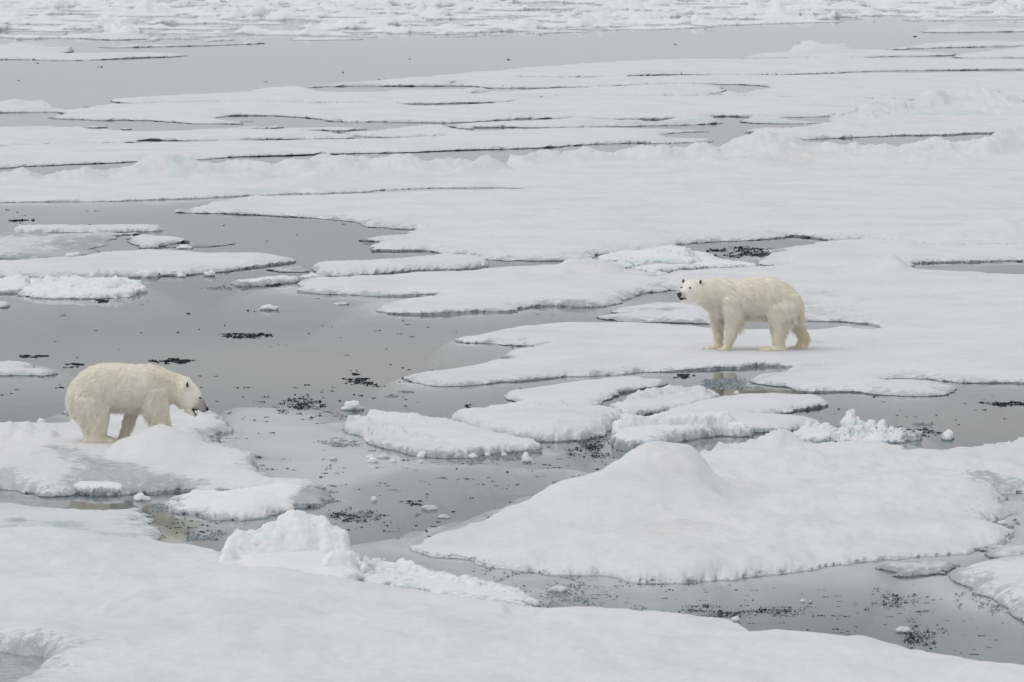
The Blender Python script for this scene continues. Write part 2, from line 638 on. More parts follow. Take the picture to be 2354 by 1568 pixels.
    uc = undercut * (1 + .7 * fbm(r0[:, 0] * 3, r0[:, 1] * 2, 1.7, 2))
    top = r0.copy()
    mid = np.c_[r0[:, :2] + gin * (uc * .5)[:, None], r0[:, 2] * .45]
    low = np.c_[r0[:, :2] + gin * uc[:, None], np.full(nb, -.10)]
    V = np.concatenate([V, top, mid, low])
    wv = np.concatenate([wv, wv[bverts], np.full(nb, .9 * rim), np.full(nb, 1.2 * rim)])
    bv = np.concatenate([bv, np.zeros(3 * nb)])
    sv = np.concatenate([sv, np.zeros(3 * nb)])
    a, b = bm_[be[:, 0]], bm_[be[:, 1]]
    q2 = np.stack([n + b, n + a, n + nb + a, n + nb + b], 1)
    q3 = np.stack([n + nb + b, n + nb + a, n + 2 * nb + a, n + 2 * nb + b], 1)
    me = mesh_np(name, V, np.concatenate([q, q2, q3]))
    set_attr(me, 'wet', wv)
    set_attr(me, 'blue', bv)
    set_attr(me, 'stain', sv)
    return me


def shelf_mesh(poly, ws, depth, d0=.10, seed=0.0):
    """ice foot under the waterline"""
    x0, y0 = poly.min(0) - ws * 1.5
    x1, y1 = poly.max(0) + ws * 1.5
    dx = max((x1 - x0) / 260, .05)
    dy = max((y1 - y0) / 160, .10)
    nx, ny = int((x1 - x0) / dx) + 2, int((y1 - y0) / dy) + 2
    X, Y = np.meshgrid(np.linspace(x0, x1, nx), np.linspace(y0, y1, ny))
    sd = sdf_poly(X, Y, poly)
    sd = sd + .5 * ws * fbm(X * .5 + seed, Y * .3, seed, 3)
    o = np.clip(-sd / ws, 0, 1.2)
    Z = -d0 - depth * o ** 1.2 - 3.0 * o ** 2.4 - .05 * fbm(X * 1.2, Y * 1.2, 2.1, 3)
    Z = np.minimum(Z, -.05)
    ok = (sd > -ws * 1.15) & (sd < 1.0)
    cell = ok[:-1, :-1] & ok[1:, :-1] & ok[:-1, 1:] & ok[1:, 1:]
    idx = np.arange(nx * ny).reshape(ny, nx)
    q = np.stack([idx[:-1, :-1], idx[:-1, 1:], idx[1:, 1:], idx[1:, :-1]], -1)[cell]
    if not len(q):
        return None
    ids = np.unique(q)
    rm = -np.ones(nx * ny, np.int64)
    rm[ids] = np.arange(len(ids))
    return mesh_np('shelf', np.stack([X.ravel()[ids], Y.ravel()[ids], Z.ravel()[ids]], 1), rm[q])


def plan(pts, z=0.0, smooth=1):
    p = np.array([gp(u, v, z)[:2] for u, v in pts])
    return chaikin(p, smooth) if smooth else p


def floe(name, label, pts, ze=.06, hi=.12, w=.5, und=.03, mat=None, group=None, cat=None, smooth=1, shelf=None, subs=(), ridges=(),
         ponds=(), wets=(), blues=(), stains=(), **kw):
    poly = plan(pts, ze, smooth)
    FLOES.append(poly)
    kw.setdefault('seed', 3.1 * len(FLOES))
    me = heightfield(name, poly, ze, hi, w, und, ridges=ridges,
                     ponds=[(plan(p, ze), dd, s) for p, dd, s in ponds],
                     wets=[(plan(p, ze), a, s) for p, a, s in wets],
                     blues=[(plan(p, ze), a, s) for p, a, s in blues],
                     stains=[(plan(p, ze), a, s) for p, a, s in stains], **kw)
    o = link(name, me, mat or SNOW)
    tag(o, label, cat or ('ice floe' if 'floe' in name else 'ice block'), group)
    if shelf:
        sm = shelf_mesh(poly, shelf[0], shelf[1], seed=len(FLOES) * 1.7)
        if sm:
            link('submerged_shelf', sm, SUBICE, o)
    for sp, s0, s1, ww in subs:
        link('submerged_shelf', sub_mesh(plan(sp, 0), s0, s1, ww), SUBICE, o)
    return o


def sub_mesh(poly, d0, d1, ww):
    """drowned ice tongue: shallow in the middle, sloping off at the rim"""
    x0, y0 = poly.min(0) - .5
    x1, y1 = poly.max(0) + .5
    nx, ny = 220, 150
    X, Y = np.meshgrid(np.linspace(x0, x1, nx), np.linspace(y0, y1, ny))
    sd = sdf_poly(X, Y, poly) + .35 * fbm(X * .7, Y * .4, 3.3, 4, .55)
    Z = -d0 - (d1 - d0) * np.exp(-np.maximum(sd, 0) / ww) - .10 * fbm(X * .8, Y * .5, 6.1, 4)
    Z = np.minimum(Z, -.06)
    ok = sd > 0
    cell = ok[:-1, :-1] & ok[1:, :-1] & ok[:-1, 1:] & ok[1:, 1:]
    idx = np.arange(nx * ny).reshape(ny, nx)
    q = np.stack([idx[:-1, :-1], idx[:-1, 1:], idx[1:, 1:], idx[1:, :-1]], -1)[cell]
    ids = np.unique(q)
    rm = -np.ones(nx * ny, np.int64)
    rm[ids] = np.arange(len(ids))
    return mesh_np('shelf', np.stack([X.ravel()[ids], Y.ravel()[ids], Z.ravel()[ids]], 1), rm[q])

# ------------------------------------------------------------------ foreground ice
def R(key, text, **kw):
    return dict(p=S(key, text), **kw)


floe('ice_floe', 'broad snow-covered floe filling the bottom of the picture with a melt pond at its corner',
     S('O', '-300,1236 0,1233 80,1231 200,1233 300,1241 400,1249 480,1258 560,1290 700,1325 850,1345 960,1358 1100,1384 1220,1396 1245,1401 '
       '1400,1408 1500,1416 1600,1426 1680,1431 1715,1441 1716,1456 1760,1448 1850,1453 1950,1467 2030,1471 2120,1494 2210,1509 '
       '2280,1529 2353,1536 2700,1570 2700,1900 -400,1900'),
     ze=.08, hi=.20, w=.45, und=.085, rag=.05,
     ridges=[R('O', '-300,1231,1252 0,1231,1250 90,1229,1250 200,1231,1252 320,1241,1262', wf=1.6, wb=.5),
             R('O', '250,1385,1430 350,1352,1400 430,1325,1385 490,1311,1380 560,1313,1385 640,1330,1398 720,1341,1400 850,1350,1405 1000,1364,1415 1150,1388,1440', wf=1.3, wb=.5),
             R('O', '1540,1424,1462 1640,1427,1466 1700,1434,1470', wf=.8, wb=.2, we=.4),
             R('O', '1715,1455,1500 1780,1446,1492 1880,1455,1500 1990,1470,1510', wf=1.0, wb=.3, we=.4)],
     ponds=[(S('O', '-300,1462 0,1476 90,1485 150,1494 125,1512 70,1540 45,1568 0,1600 -300,1640'), -.16, .16)],
     wets=[(S('O', '-100,1462 60,1474 190,1490 230,1502 150,1540 90,1575 60,1600 -100,1660'), .5, .5)],
     edge_wet=.12, shelf=(.8, .2), undercut=-.02, rim=.35, seed=4.0)

floe('ice_block', 'tall jagged white ice block pushed up on the edge of the foreground floe',
     S('S', '905,318 940,250 1000,215 1200,205 1400,215 1520,245 1560,300 1548,350 1500,372 1360,368 1200,350 1000,330'),
     ze=.05, hi=.18, w=.12, und=.03, rag=.05, ragf=4, mat=RUBBLE, cat='ice block', dx=.009, dy=.012,
     ridges=[R('S', '930,205,275 945,165,272 968,120,270 1000,115,268 1052,128,266 1112,125,264 1130,104,262 1175,92,260 1192,68,258 1232,46,256 1266,34,256 '
               '1310,58,256 1362,68,256 1392,76,258 1430,106,260 1472,120,262 1490,170,266 1505,215,275', wf=.75, wb=.35, steep=1, k=1.7, rough=.02, rf=2.0, jag=.018, jf=13, we=.10, wob=.04, sm=.008),
             R('S', '930,262,315 960,205,312 990,195,310 1020,235,312 1080,262,322 1140,272,330 1200,285,335 1250,290,338 1300,300,342 1370,282,344',
               wf=.35, wb=.2, steep=1, k=2, rough=.04, rf=4, jag=.025, jf=7, we=.12, wob=.05),
             R('S', '1370,300,352 1390,255,348 1420,225,345 1470,210,342 1520,225,342 1545,290,346', wf=.28, wb=.2, steep=1, k=2, rough=.05, rf=5, jag=.02, jf=9, we=.06, wob=.03)],
     lump=.024, lf=2.6, edge_wet=.05, smooth=1, seed=9.4)

floe('ice_block', 'low crumbly ice ridge trailing from the tall jagged block into the slush channel',
     S('S', '1530,300 1560,262 1700,275 1900,325 2050,355 2250,398 2300,440 2250,462 2150,458 2000,440 1850,405 1700,378 1540,372'),
     ze=.04, hi=.10, w=.10, und=.02, rag=.05, ragf=5, mat=RUBBLE, cat='ice block', dx=.009, dy=.012,
     ridges=[R('S', '1535,238,340 1562,234,340 1600,250,340 1645,266,342 1700,268,345 1725,248,346 1760,264,352 1800,288,362 1850,308,375 1882,314,380 1900,326,385 '
               '1946,318,392 1970,340,398 2002,330,402 2032,352,408 2100,370,418 2200,386,430 2250,402,438 2288,436,450', wf=.35, wb=.25, steep=1, k=1.9, rough=.02, rf=4, jag=.02, jf=14, we=.06, wob=.05),
             R('S', '1540,345,368 1600,335,372 1650,345,376 1750,365,384', wf=.2, wb=.2, rough=.05, rf=8, jag=.02, jf=12, we=.1)],
     lump=.02, lf=5, edge_wet=.35, edge_w=.10, shelf=(.5, .5), seed=12.2)

# the great floe with the snow hill
floe('ice_floe', 'huge white floe with a smooth snow hill and faint brown stains beside the slush channel',
     S('O', '938,1244 1000,1229 1060,1207 1110,1192 1180,1180 1300,1145 1440,1100 1560,1068 1650,1052 1760,1042 1900,1036 2050,1040 2120,1052 2250,1040 2700,1030 '
       '2700,1150 2353,1118 2290,1135 2330,1165 2260,1200 2353,1228 2250,1250 2200,1262 2100,1270 1950,1283 1850,1299 1720,1316 1620,1326 1520,1331 1460,1326 1400,1313 1250,1306 1170,1299 1100,1286 1000,1263'),
     ze=.05, hi=.16, w=.5, und=.13, undf=.33, rag=.09,
     ridges=[R('O', '1050,1206,1225 1110,1190,1214 1170,1172,1206 1260,1131,1190 1330,1097,1176 1400,1062,1165 1480,1029,1158 1530,1018,1152 1585,1026,1152 1612,1050,1155 1640,1085,1160 1680,1118,1166 1740,1140,1172',
               wf=4.2, wb=1.0, jag=.008, jf=5, we=.8, rough=.08, rf=.8),
             R('O', '1380,1232,1262 1470,1212,1258 1560,1200,1252 1640,1215,1256', wf=1.2, wb=2.5, we=.9, rough=.03, rf=1.5),
             R('O', '1420,1256,1290 1500,1232,1282 1570,1236,1282 1650,1256,1290 1740,1268,1296', wf=1.1, wb=.9, we=.6),
             R('R', '70,436,560 150,388,545 300,341,530 440,327,520 500,356,518 590,366,516 680,336,512 800,303,505 900,330,500 980,386,500 1100,399,500 1280,436,510',
               wf=1.6, wb=.6, we=.3, rough=.07, rf=1.6),
             R('R', '900,500,560 1000,458,540 1200,445,532 1400,447,530 1560,440,525 1700,470,530', wf=1.2, wb=.6, we=.4, rough=.03, rf=2),
             R('R', '1500,432,490 1700,402,488 1800,390,486 1868,372,486 1945,323,486 2060,307,486 2200,325,486 2354,323,486 2700,332,486', wf=1.5, wb=.7, we=.3, rough=.08, rf=1.3),
             R('R', '400,740,800 700,715,790 1000,730,800 1500,700,790 1830,692,785 2000,730,800', wf=1.6, wb=.5, we=.8),
             R('R', '0,870,920 250,862,915 330,900,930', wf=.8, wb=.6, we=.5)],
     wets=[(S('R', '2080,690 2200,690 2420,720 2420,950 2200,930 2060,915 2200,880 2240,800'), .75, .5)],
     stains=[(S('O', '1400,1235 1480,1215 1560,1225 1640,1250 1560,1262 1440,1258'), .28, .6),
             (S('R', '440,690 560,740 700,722 620,690'), .55, .3), (S('R', '60,800 160,800 240,860 120,870'), .30, .4)],
     blues=[(S('R', '2200,700 2420,700 2420,800 2260,790'), .4, .4)],
     shelf=(1.5, .15), edge_wet=.12, undercut=-.03, rim=.3,
     subs=[(S('O', '440,925 600,922 790,922 900,975 1100,1050 1400,1055 1500,1075 1330,1130 1180,1195 1060,1245 1140,1300 1420,1330 1800,1330 2200,1280 2353,1290 2250,1320 2100,1325 '
              '1900,1330 1700,1352 1560,1362 1420,1392 1240,1400 1000,1350 850,1300 800,1240 860,1190 1000,1180 1090,1140 1250,1100 1180,1075 1050,1088 900,1128 790,1150 600,1135 460,1080 400,1000'), .04, 4.0, .26)],
     seed=21.0)

floe('ice_floe', 'snow-topped floe corner beside the dark open pool',
     S('T', '2010,196 2080,175 2150,160 2354,130 2900,100 2900,470 2500,430 2354,404 2310,372 2262,330 2200,290 2100,240'),
     ze=.06, hi=.16, w=.35, und=.04, edge_wet=.5, edge_w=.14, shelf=(.9, .6),
     wets=[(S('T', '2000,195 2100,235 2200,285 2280,330 2340,390 2420,400 2300,300 2200,240'), .8, .22)])
floe('ice_floe', 'thin slushy ice sheet wedged between the huge hill floe and the snow-topped corner',
     S('R', '2085,1078 2200,1062 2354,1062 2800,1040 2800,1120 2354,1128 2200,1142 2120,1112'), ze=.03, hi=.06, w=.4, und=.03, mat=SLUSHY, rag=.12, edge_wet=.5, edge_w=.3)
floe('ice_floe', 'small flat raft of grey slush with white crumbs on the pool channel',
     S('T', '1720,172 1800,160 1950,155 2080,158 2100,172 2000,190 1900,215 1800,218 1790,200 1740,182'), ze=.03, hi=.05, w=.3, und=.03, mat=SLUSHY, rag=.14,
     wets=[(S('T', '1720,172 1900,160 2100,165 1900,215'), .55, .4)], edge_wet=.6, edge_w=.2)

# ------------------------------------------------------------------ the floe of the head-down bear
LB_Z = .22
LB = gp(285.7, 1016.9, LB_Z)          # ground under the bear's near hind foot line
floe('ice_floe', 'floe with a rounded snow mound where the head-down polar bear stands',
     S('P', '-700,195 0,190 100,182 350,186 560,180 470,152 540,128 425,82 460,58 700,10 1000,-25 1150,-8 1300,38 1420,85 1530,140 1560,180 1500,212 1405,265 1450,292 1600,312 1735,345 '
       '1690,382 1748,430 1722,470 1830,520 1905,548 2100,541 2240,578 2120,592 1900,592 1670,600 1350,600 1200,592 1050,612 850,626 650,606 500,600 350,632 150,606 0,590 -700,560'),
     ze=.04, hi=.17, w=.55, und=.05, rag=.10,
     flats=[(LB[0] - .3, LB[1] + .2, 1.0, 1.1, LB_Z), (LB[0] + .55, LB[1] + .2, .6, .9, LB_Z)],
     ridges=[R('P', '820,262,440 870,248,440 950,216,440 1030,176,440 1090,161,440 1168,182,442 1280,240,448 1360,280,452 1500,316,460 1700,350,465', wf=1.5, wb=.55, we=.4),
             R('P', '-700,180,330 -100,180,330 0,176,330 60,152,328 130,172,328 200,152,328 250,182,330 350,186,335', wf=1.5, wb=.6, jag=.02, jf=7, rough=.05, rf=3, we=.3),
             R('P', '-700,350,480 0,345,480 200,340,478 270,372,480 400,385,482 620,430,500 900,470,520 1250,500,540', wf=1.1, wb=1.6, we=.6, rough=.03, rf=2)],
     wets=[(S('P', '250,400 400,392 520,425 640,452 820,512 1000,515 1200,560 1340,600 1050,625 850,635 600,620 420,650 430,600 520,520 420,450'), .8, .30),
           (S('P', '-700,520 0,512 200,570 400,610 380,640 0,600 -700,590'), .9, .25),
           (S('P', '1380,85 1540,130 1590,190 1500,220 1400,270 1300,250 1480,190 1460,120'), .85, .35),
           (S('P', '1440,295 1740,345 1700,380 1760,430 1730,470 1900,548 1780,545 1650,440 1600,340'), .85, .35)],
     blues=[(S('P', '820,520 1200,560 1340,600 900,620'), .35, .3)],
     shelf=(.5, .5), edge_wet=.35, edge_w=.12, undercut=.01, rim=.5, seed=33.0)
floe('ice_block', 'rough white ice chunk lying on wet ice below the head-down bear',
     S('P', '476,580 490,560 560,550 700,555 800,570 848,585 848,600 800,616 600,612 490,604'), ze=.05, hi=.12, w=.06, und=.02, rag=.03, ragf=6, mat=RUBBLE, dx=.010, dy=.016,
     ridges=[R('P', '478,552,590 502,522,588 560,512,586 610,508,586 690,518,588 760,532,590 836,556,592', wf=.22, wb=.18, steep=1, k=2.4, rough=.04, rf=8, jag=.015, jf=14, we=.06, wob=.03)],
     lump=.018, lf=9, edge_wet=.5, edge_w=.05)
floe('ice_floe', 'ragged crusty floe off the tip of the mound floe, wet at one end',
     S('P', '1130,692 1160,652 1300,612 1350,608 1372,620 1650,612 1800,582 1900,576 2020,602 2100,604 2320,642 2200,668 1970,722 1800,772 1600,787 1400,772 1250,747 1145,722'),
     ze=.045, hi=.12, w=.25, und=.05, rag=.08, ragf=3, undf=1.2, edge_wet=.4, edge_w=.1, shelf=(.5, .5), mat=RUBBLE, undercut=.0, rim=.5,
     wets=[(S('P', '1960,735 2000,640 2080,605 2400,640 2200,680'), 1.0, .18)])
floe('ice_floe', 'low soaked floe with shallow blue puddles in front of the head-down bear',
     S('P', '-700,670 0,684 100,696 300,716 500,736 650,749 800,736 950,716 990,770 1012,812 1086,880 1052,926 950,945 800,950 400,950 -700,950'),
     ze=.04, hi=.07, w=.4, und=.035, rag=.10, mat=SLUSHY, edge_wet=.35, edge_w=.2, shelf=(.8, .4),
     wets=[(S('P', '20,812 110,808 180,825 100,838 30,830'), .7, .2), (S('P', '310,848 420,836 510,850 480,872 360,872'), .7, .25), (S('P', '-100,860 200,850 520,885 900,900 900,950 -100,940'), .5, .4)],
     blues=[(S('P', '300,840 520,840 500,880 330,880'), .8, .3), (S('P', '-100,870 250,865 500,900 400,930 -100,930'), .35, .4)])

# ------------------------------------------------------------------ cluster of tilted slabs in the middle
floe('ice_block', 'long tilted slab of ice with a rough broken front in the slush pool',
     S('Q', '118,330 150,300 285,300 310,280 420,280 700,305 1000,365 1200,412 1350,446 1492,482 1430,494 1200,503 1050,523 850,546 700,532 530,512 500,492 400,470 295,445 275,405 140,368'),
     ze=.05, hi=.14, w=.15, und=.03, rag=.05, ragf=3, dx=.014, dy=.03,
     ridges=[R('Q', '298,234,330 400,241,338 560,255,350 700,271,365 850,305,385 1000,346,410 1200,401,440 1350,441,462 1480,484,486', wf=1.0, wb=.25, steep=1, k=1.5, rough=.02, rf=3, we=.05),
             R('Q', '122,300,372 150,274,366 220,272,366 285,282,370', wf=.35, wb=.5, steep=1, k=2.2, rough=.04, rf=6, we=.1),
             R('Q', '290,330,440 320,318,440 400,322,445 500,345,462 560,385,478 650,400,490 800,430,505 950,455,512 1100,470,512', wf=.5, wb=.9, steep=1, k=2.0, rough=.04, rf=5, we=.2)],
     lump=.014, lf=5, edge_wet=.25, edge_w=.08, shelf=(.8, .6), blues=[(S('Q', '280,430 530,505 700,540 900,540 700,480 400,430'), .25, .15)])
floe('ice_block', 'thick stepped white slab behind the long tilted slab',
     S('Q', '838,292 880,262 1000,258 1110,250 1150,235 1350,222 1600,222 1700,235 1900,250 2010,262 2010,300 1930,310 1905,392 1700,422 1500,432 1300,414 1100,388 1030,352 1000,328 880,308'),
     ze=.05, hi=.2, w=.2, und=.04, rag=.06, ragf=3, dx=.014, dy=.03,
     ridges=[R('Q', '842,285,300 880,245,300 1000,244,300 1100,246,298 1122,208,296 1200,200,296 1350,190,296 1600,189,296 1700,214,298 1900,234,300 1990,240,302', wf=.6, wb=.25, steep=1, k=1.8, rough=.03, rf=4, jag=.01, jf=8, we=.06),
             R('Q', '1010,310,372 1100,290,385 1300,300,405 1500,305,418 1700,300,410 1850,290,395 1900,300,390', wf=.5, wb=1.0, steep=1, k=2.2, rough=.03, rf=4, we=.1)],
     lump=.014, lf=4, edge_wet=.15, edge_w=.06, shelf=(.7, .6))
floe('ice_floe', 'smooth thin floe tip pointing behind the stepped slab',
     S('Q', '1215,132 1250,101 1400,86 1700,47 1950,17 2155,3 2130,30 2300,31 2312,43 2000,100 1900,140 1850,200 1600,215 1400,205 1350,186 1300,162'),
     ze=.05, hi=.10, w=.3, und=.02, edge_wet=.4, edge_w=.06)
floe('ice_block', 'rough snow-crusted ridge lying across the smooth thin floe',
     S('R', '-260,190 -100,135 60,112 200,98 330,92 410,112 432,132 300,165 260,188 60,212 0,222 -120,250 -220,240'), ze=.06, hi=.12, w=.12, und=.04, rag=.06, ragf=3, dx=.014, dy=.03,
     ridges=[R('R', '-240,160,205 -100,112,180 0,86,165 120,80,155 200,75,150 330,69,142 395,102,140 425,128,140', wf=.7, wb=.4, steep=1, k=1.7, rough=.05, rf=4, jag=.015, jf=8, we=.1)],
     lump=.018, lf=4, edge_wet=.2, edge_w=.06)
floe('ice_floe', 'forked flat floe with a ragged dark lower rim ahead of the snow hill',
     S('R', '0,250 120,212 300,158 500,131 620,123 900,131 1060,136 1116,156 1100,186 1000,197 850,227 690,243 640,232 690,250 860,264 1070,281 1060,297 900,330 640,350 400,340 100,330 0,300'),
     ze=.045, hi=.11, w=.3, und=.03, rag=.06, ragf=3, edge_wet=.3, edge_w=.06)
floe('ice_block', 'steep faced ice wall on the waterline at the foot of the snow hill',
     S('R', '-232,430 -238,360 -205,330 0,330 200,330 400,330 560,335 645,352 600,372 450,362 330,380 200,400 110,415 60,452 -20,470 -120,468 -215,455'), ze=.05, hi=.2, w=.10, und=.03, rag=.05, ragf=4, mat=RUBBLE, dx=.011, dy=.016,
     ridges=[R('R', '-232,300,420 -215,268,415 -190,262,412 -180,250,410 -60,262,405 0,256,400 80,250,396 150,264,392 250,246,385 330,250,380 380,236,376 490,228,370 530,264,366 600,310,362 640,344,360',
               wf=.4, wb=.35, steep=1, k=2.6, rough=.03, rf=3, jag=.02, jf=7, we=.05, wob=.05),
             R('R', '-60,400,452 0,375,446 50,385,440 90,372,432 130,385,425', wf=.25, wb=.2, steep=1, k=2, rough=.05, rf=7, jag=.02, jf=12, we=.1)],
     lump=.022, lf=3.5, edge_wet=.3, edge_w=.05, shelf=(.6, .5), blues=[(S('R', '-230,400 60,440 60,470 -230,470'), .3, .15)])
floe('ice_block', 'squat broken ice lump on the rim behind the huge hill floe',
     S('R', '895,388 920,350 1000,340 1100,340 1172,345 1180,385 1100,410 1010,412 940,405'), ze=.05, hi=.1, w=.08, und=.02, rag=.03, ragf=5, mat=RUBBLE, dx=.011, dy=.018,
     ridges=[R('R', '895,320,378 930,306,376 1000,304,376 1012,330,376 1050,322,378 1100,300,378 1125,294,378 1165,312,380', wf=.3, wb=.25, steep=1, k=2.2, rough=.05, rf=6, jag=.02, jf=11, we=.05, wob=.03)], lump=.02, lf=8)
floe('ice_block', 'spiky heap of glassy ice shards at the waterline behind the huge hill floe',
     S('R', '1080,392 1180,352 1250,330 1400,335 1500,345 1600,355 1690,375 1640,405 1500,425 1380,440 1250,425'), ze=.03, hi=.07, w=.12, und=.03, rag=.10, ragf=4, mat=RUBBLE, dx=.011, dy=.016,
     ridges=[R('R', '1100,390,410 1180,345,402 1230,300,398 1240,275,398 1272,262,397 1285,247,397 1312,270,397 1325,300,397 1370,306,398 1440,298,398 1480,320,398 1560,338,398 1600,342,398 1680,368,402',
               wf=.55, wb=.3, steep=1, k=1.6, rough=.05, rf=5, jag=.03, jf=9, we=.1)],
     lump=.04, lf=7, edge_wet=.35, edge_w=.2, shelf=(.6, .4))
floe('ice_block', 'small knobbly ice lump against the far shoulder of the huge hill floe',
     S('R', '1830,378 1850,360 1900,355 1920,372 1900,392 1850,395'), ze=.04, hi=.1, w=.06, und=.02, rag=.02, mat=RUBBLE, dx=.011, dy=.02,
     ridges=[R('R', '1832,340,378 1860,322,376 1880,330,376 1910,335,378', wf=.2, wb=.2, steep=1, k=2, rough=.04, rf=8, jag=.03, jf=14, we=.05)], lump=.02, lf=9)

# ------------------------------------------------------------------ the floe of the standing bear
RB_Z = .10
RB = gp(1738.6, 806.2, RB_Z)
floe('ice_floe', 'long branching floe the standing polar bear walks on, with a snow hummock behind',
     S('E', '860,404 1000,410 1250,416 1400,418 1640,420 1700,440 1900,447 2100,461 2354,468 3000,478 3000,1150 2354,1138 2200,1136 1840,1132 1780,1110 1650,1100 1470,1106 1425,1130 1700,1132 1840,1138 '
       '1950,1168 1900,1192 1800,1213 1500,1216 1400,1197 1300,1186 1100,1191 980,1196 880,1176 860,1160 700,1145 560,1122 640,1102 830,1082 955,1044 700,1031 600,1041 390,1051 100,1066 0,1071') +
     S('D', '2050,922 1500,952 1250,977 950,999 780,991 680,971 650,951 700,926 820,911 1050,886 1200,851 1330,821 1296,801 1300,786 1420,771 1540,756 1420,752 1340,741 1250,723 1050,726 990,721 1000,700 1100,676 1250,656 1500,621 1700,606 2000,616 2354,621') +
     S('E', '200,790 390,816 600,821 740,823 1000,823 1100,816 1200,801 1260,801 1350,816 1425,821 1428,790 1400,771 1250,753 1000,743 750,735 560,690 380,600 200,556 100,549 0,547 0,500 0,487 200,440 430,436'),
     ze=.045, hi=.10, w=.5, und=.035, rag=.10, ragf=1.2,
     flats=[(RB[0], RB[1] + .2, 1.2, 2.2, RB_Z)],
     ridges=[R('E', '1250,430,470 1330,412,462 1400,395,458 1460,372,455 1500,350,452 1530,347,452 1570,362,452 1610,395,455 1650,420,460 1690,440,466', wf=3.5, wb=1.2, rough=.06, rf=1.2, we=.6),
             R('E', '1700,690,745 1900,660,735 2100,643,730 2300,660,735', wf=4, wb=3, we=1.5),
             R('E', '1000,826,850 1150,806,842 1230,799,840 1350,815,850', wf=1.5, wb=.6, we=.5),
             R('E', '1000,1030,1070 1200,985,1050 1400,968,1046 1600,985,1056 1800,1040,1080', wf=2.2, wb=2, we=1)],
     wets=[(S('E', '960,580 1050,600 1230,720 1440,800 1400,770 1000,740 900,690'), .55, .9), (S('D', '1300,735 1420,752 1560,745 1420,768 1380,765'), .9, .5),
           (S('E', '1260,940 1420,940 1400,965 1280,962'), .45, .4), (S('E', '980,900 1140,905 1130,918 1000,920'), .5, .3),
           (S('E', '560,1120 720,1085 940,1050 1000,1070 860,1110 700,1145'), .55, .5)],
     blues=[(S('E', '430,432 560,415 640,425 560,440 440,445'), .8, .6)],
     edge_wet=.30, edge_w=.16, undercut=.015, rim=.5, shelf=(.6, .7), seed=41.0)
floe('ice_floe', 'thin double-tongued sheet of wet ice beneath the standing bear\'s chin',
     S('D', '1855,574 1930,553 2050,546 1965,536 2010,509 2200,483 2354,476') + S('E', '200,633 400,650 560,690 570,755 400,768 150,761 0,761') + S('D', '2100,604 1900,585'),
     ze=.04, hi=.07, w=.6, und=.025, rag=.12, edge_wet=.5, edge_w=.35, wets=[(S('D', '2080,535 2300,515 2354,530') + S('E', '180,690 60,710') + S('D', '2200,545'), .6, .6), (S('E', '0,700 80,685 170,690 100,710'), .8, .4)])
floe('ice_floe', 'long low floe with a smooth domed snow mound ahead of the standing bear\'s nose',
     S('D', '-10,352 100,340 350,330 560,326 720,305 900,305 1100,297 1300,282 1500,270 1700,262 1900,262 2100,285 2354,318') + S('E', '0,470 0,490 200,480 230,520 0,545') +
     S('D', '2354,388 2200,402 2060,441 1960,491 1800,502 1500,487 1390,517 1300,530 1100,530 850,545 650,542 510,537 480,492 650,467 900,432 700,427 500,432 250,417 100,417 0,402'),
     ze=.06, hi=.13, w=.6, und=.035, rag=.10, ragf=1.2, dx=.022,
     ridges=[R('D', '0,345,372 100,331,366 350,319,360 560,315,355 720,291,350 900,291,346 1100,284,340 1300,265,335 1500,250,328 1640,241,325', wf=3.0, wb=1.0, we=.6, rough=.03, rf=1),
             R('D', '1640,245,318 1665,222,312 1700,211,308 1800,210,306 1900,214,306 1980,235,306 2040,285,312 2090,320,322', wf=2.2, wb=1.0, steep=1, k=1.7, we=.3, rough=.04, rf=1.5)],
     stains=[(S('D', '1780,280 1900,300 1950,330 1850,340'), .3, .6)],
     wets=[(S('D', '1390,515 1550,482 1800,495 1960,485 2060,440 2200,405 2354,385 2354,395 2060,450 1960,500 1500,500'), .85, .5), (S('D', '480,490 560,480 700,515 520,540'), .5, .4)],
     edge_wet=.35, edge_w=.16, undercut=.015, rim=.5, shelf=(1.2, .9))
floe('ice_floe', 'narrow log-shaped floe with a blunt snowy end',
     S('D', '78,252 130,245 400,240 560,228 720,208 930,200 1100,202 1185,215 1192,228 1150,252 1000,260 800,264 600,282 400,294 200,298 110,292 82,268'),
     ze=.08, hi=.18, w=.3, und=.03, rag=.06, ragf=1.5, dx=.022,
     ridges=[R('D', '80,240,262 130,235,262 400,229,258 560,214,246 720,191,234 930,181,228 1100,185,226 1180,204,230', wf=1.4, wb=.8, we=.2, rough=.03, rf=2, jag=.01, jf=6)], lump=.02, edge_wet=.2)
floe('ice_floe', 'white floe sheet between the hummock and the crack with dark slush streaks',
     S('E', '650,364 760,337 880,292 1100,268 1300,260 1500,257 1680,266 1800,287 1950,290 2150,290 2354,270 3000,250 3000,372 2354,372 1900,377 1720,384 1650,410 1560,440 1300,440 1000,432 860,424 760,405 690,372'),
     ze=.05, hi=.14, w=.9, und=.045, rag=.14, edge_wet=.25, edge_w=.25, undercut=.015, rim=.5, shelf=(1.2, .9))
floe('ice_block', 'lumpy bluish ice heap at the end of the domed floe',
     S('D', '2070,248 2090,225 2200,205 2354,190 2480,200 2530,240 2450,262 2354,255 2200,258 2100,262'), ze=.06, hi=.2, w=.2, und=.04, rag=.08, ragf=3, mat=RUBBLE, dx=.018, dy=.05,
     ridges=[R('D', '2075,230,245 2100,200,242 2150,195,240 2200,178,238 2280,160,236 2354,150,235 2420,140,234 2440,150,234 2480,175,236 2510,215,240', wf=.8, wb=.6, steep=1, k=1.8, rough=.08, rf=2.5, jag=.03, jf=6, we=.1)],
     lump=.05, lf=3.5, blues=[(S('D', '2080,240 2300,250 2450,260 2100,262'), .5, .3)], edge_wet=.2)
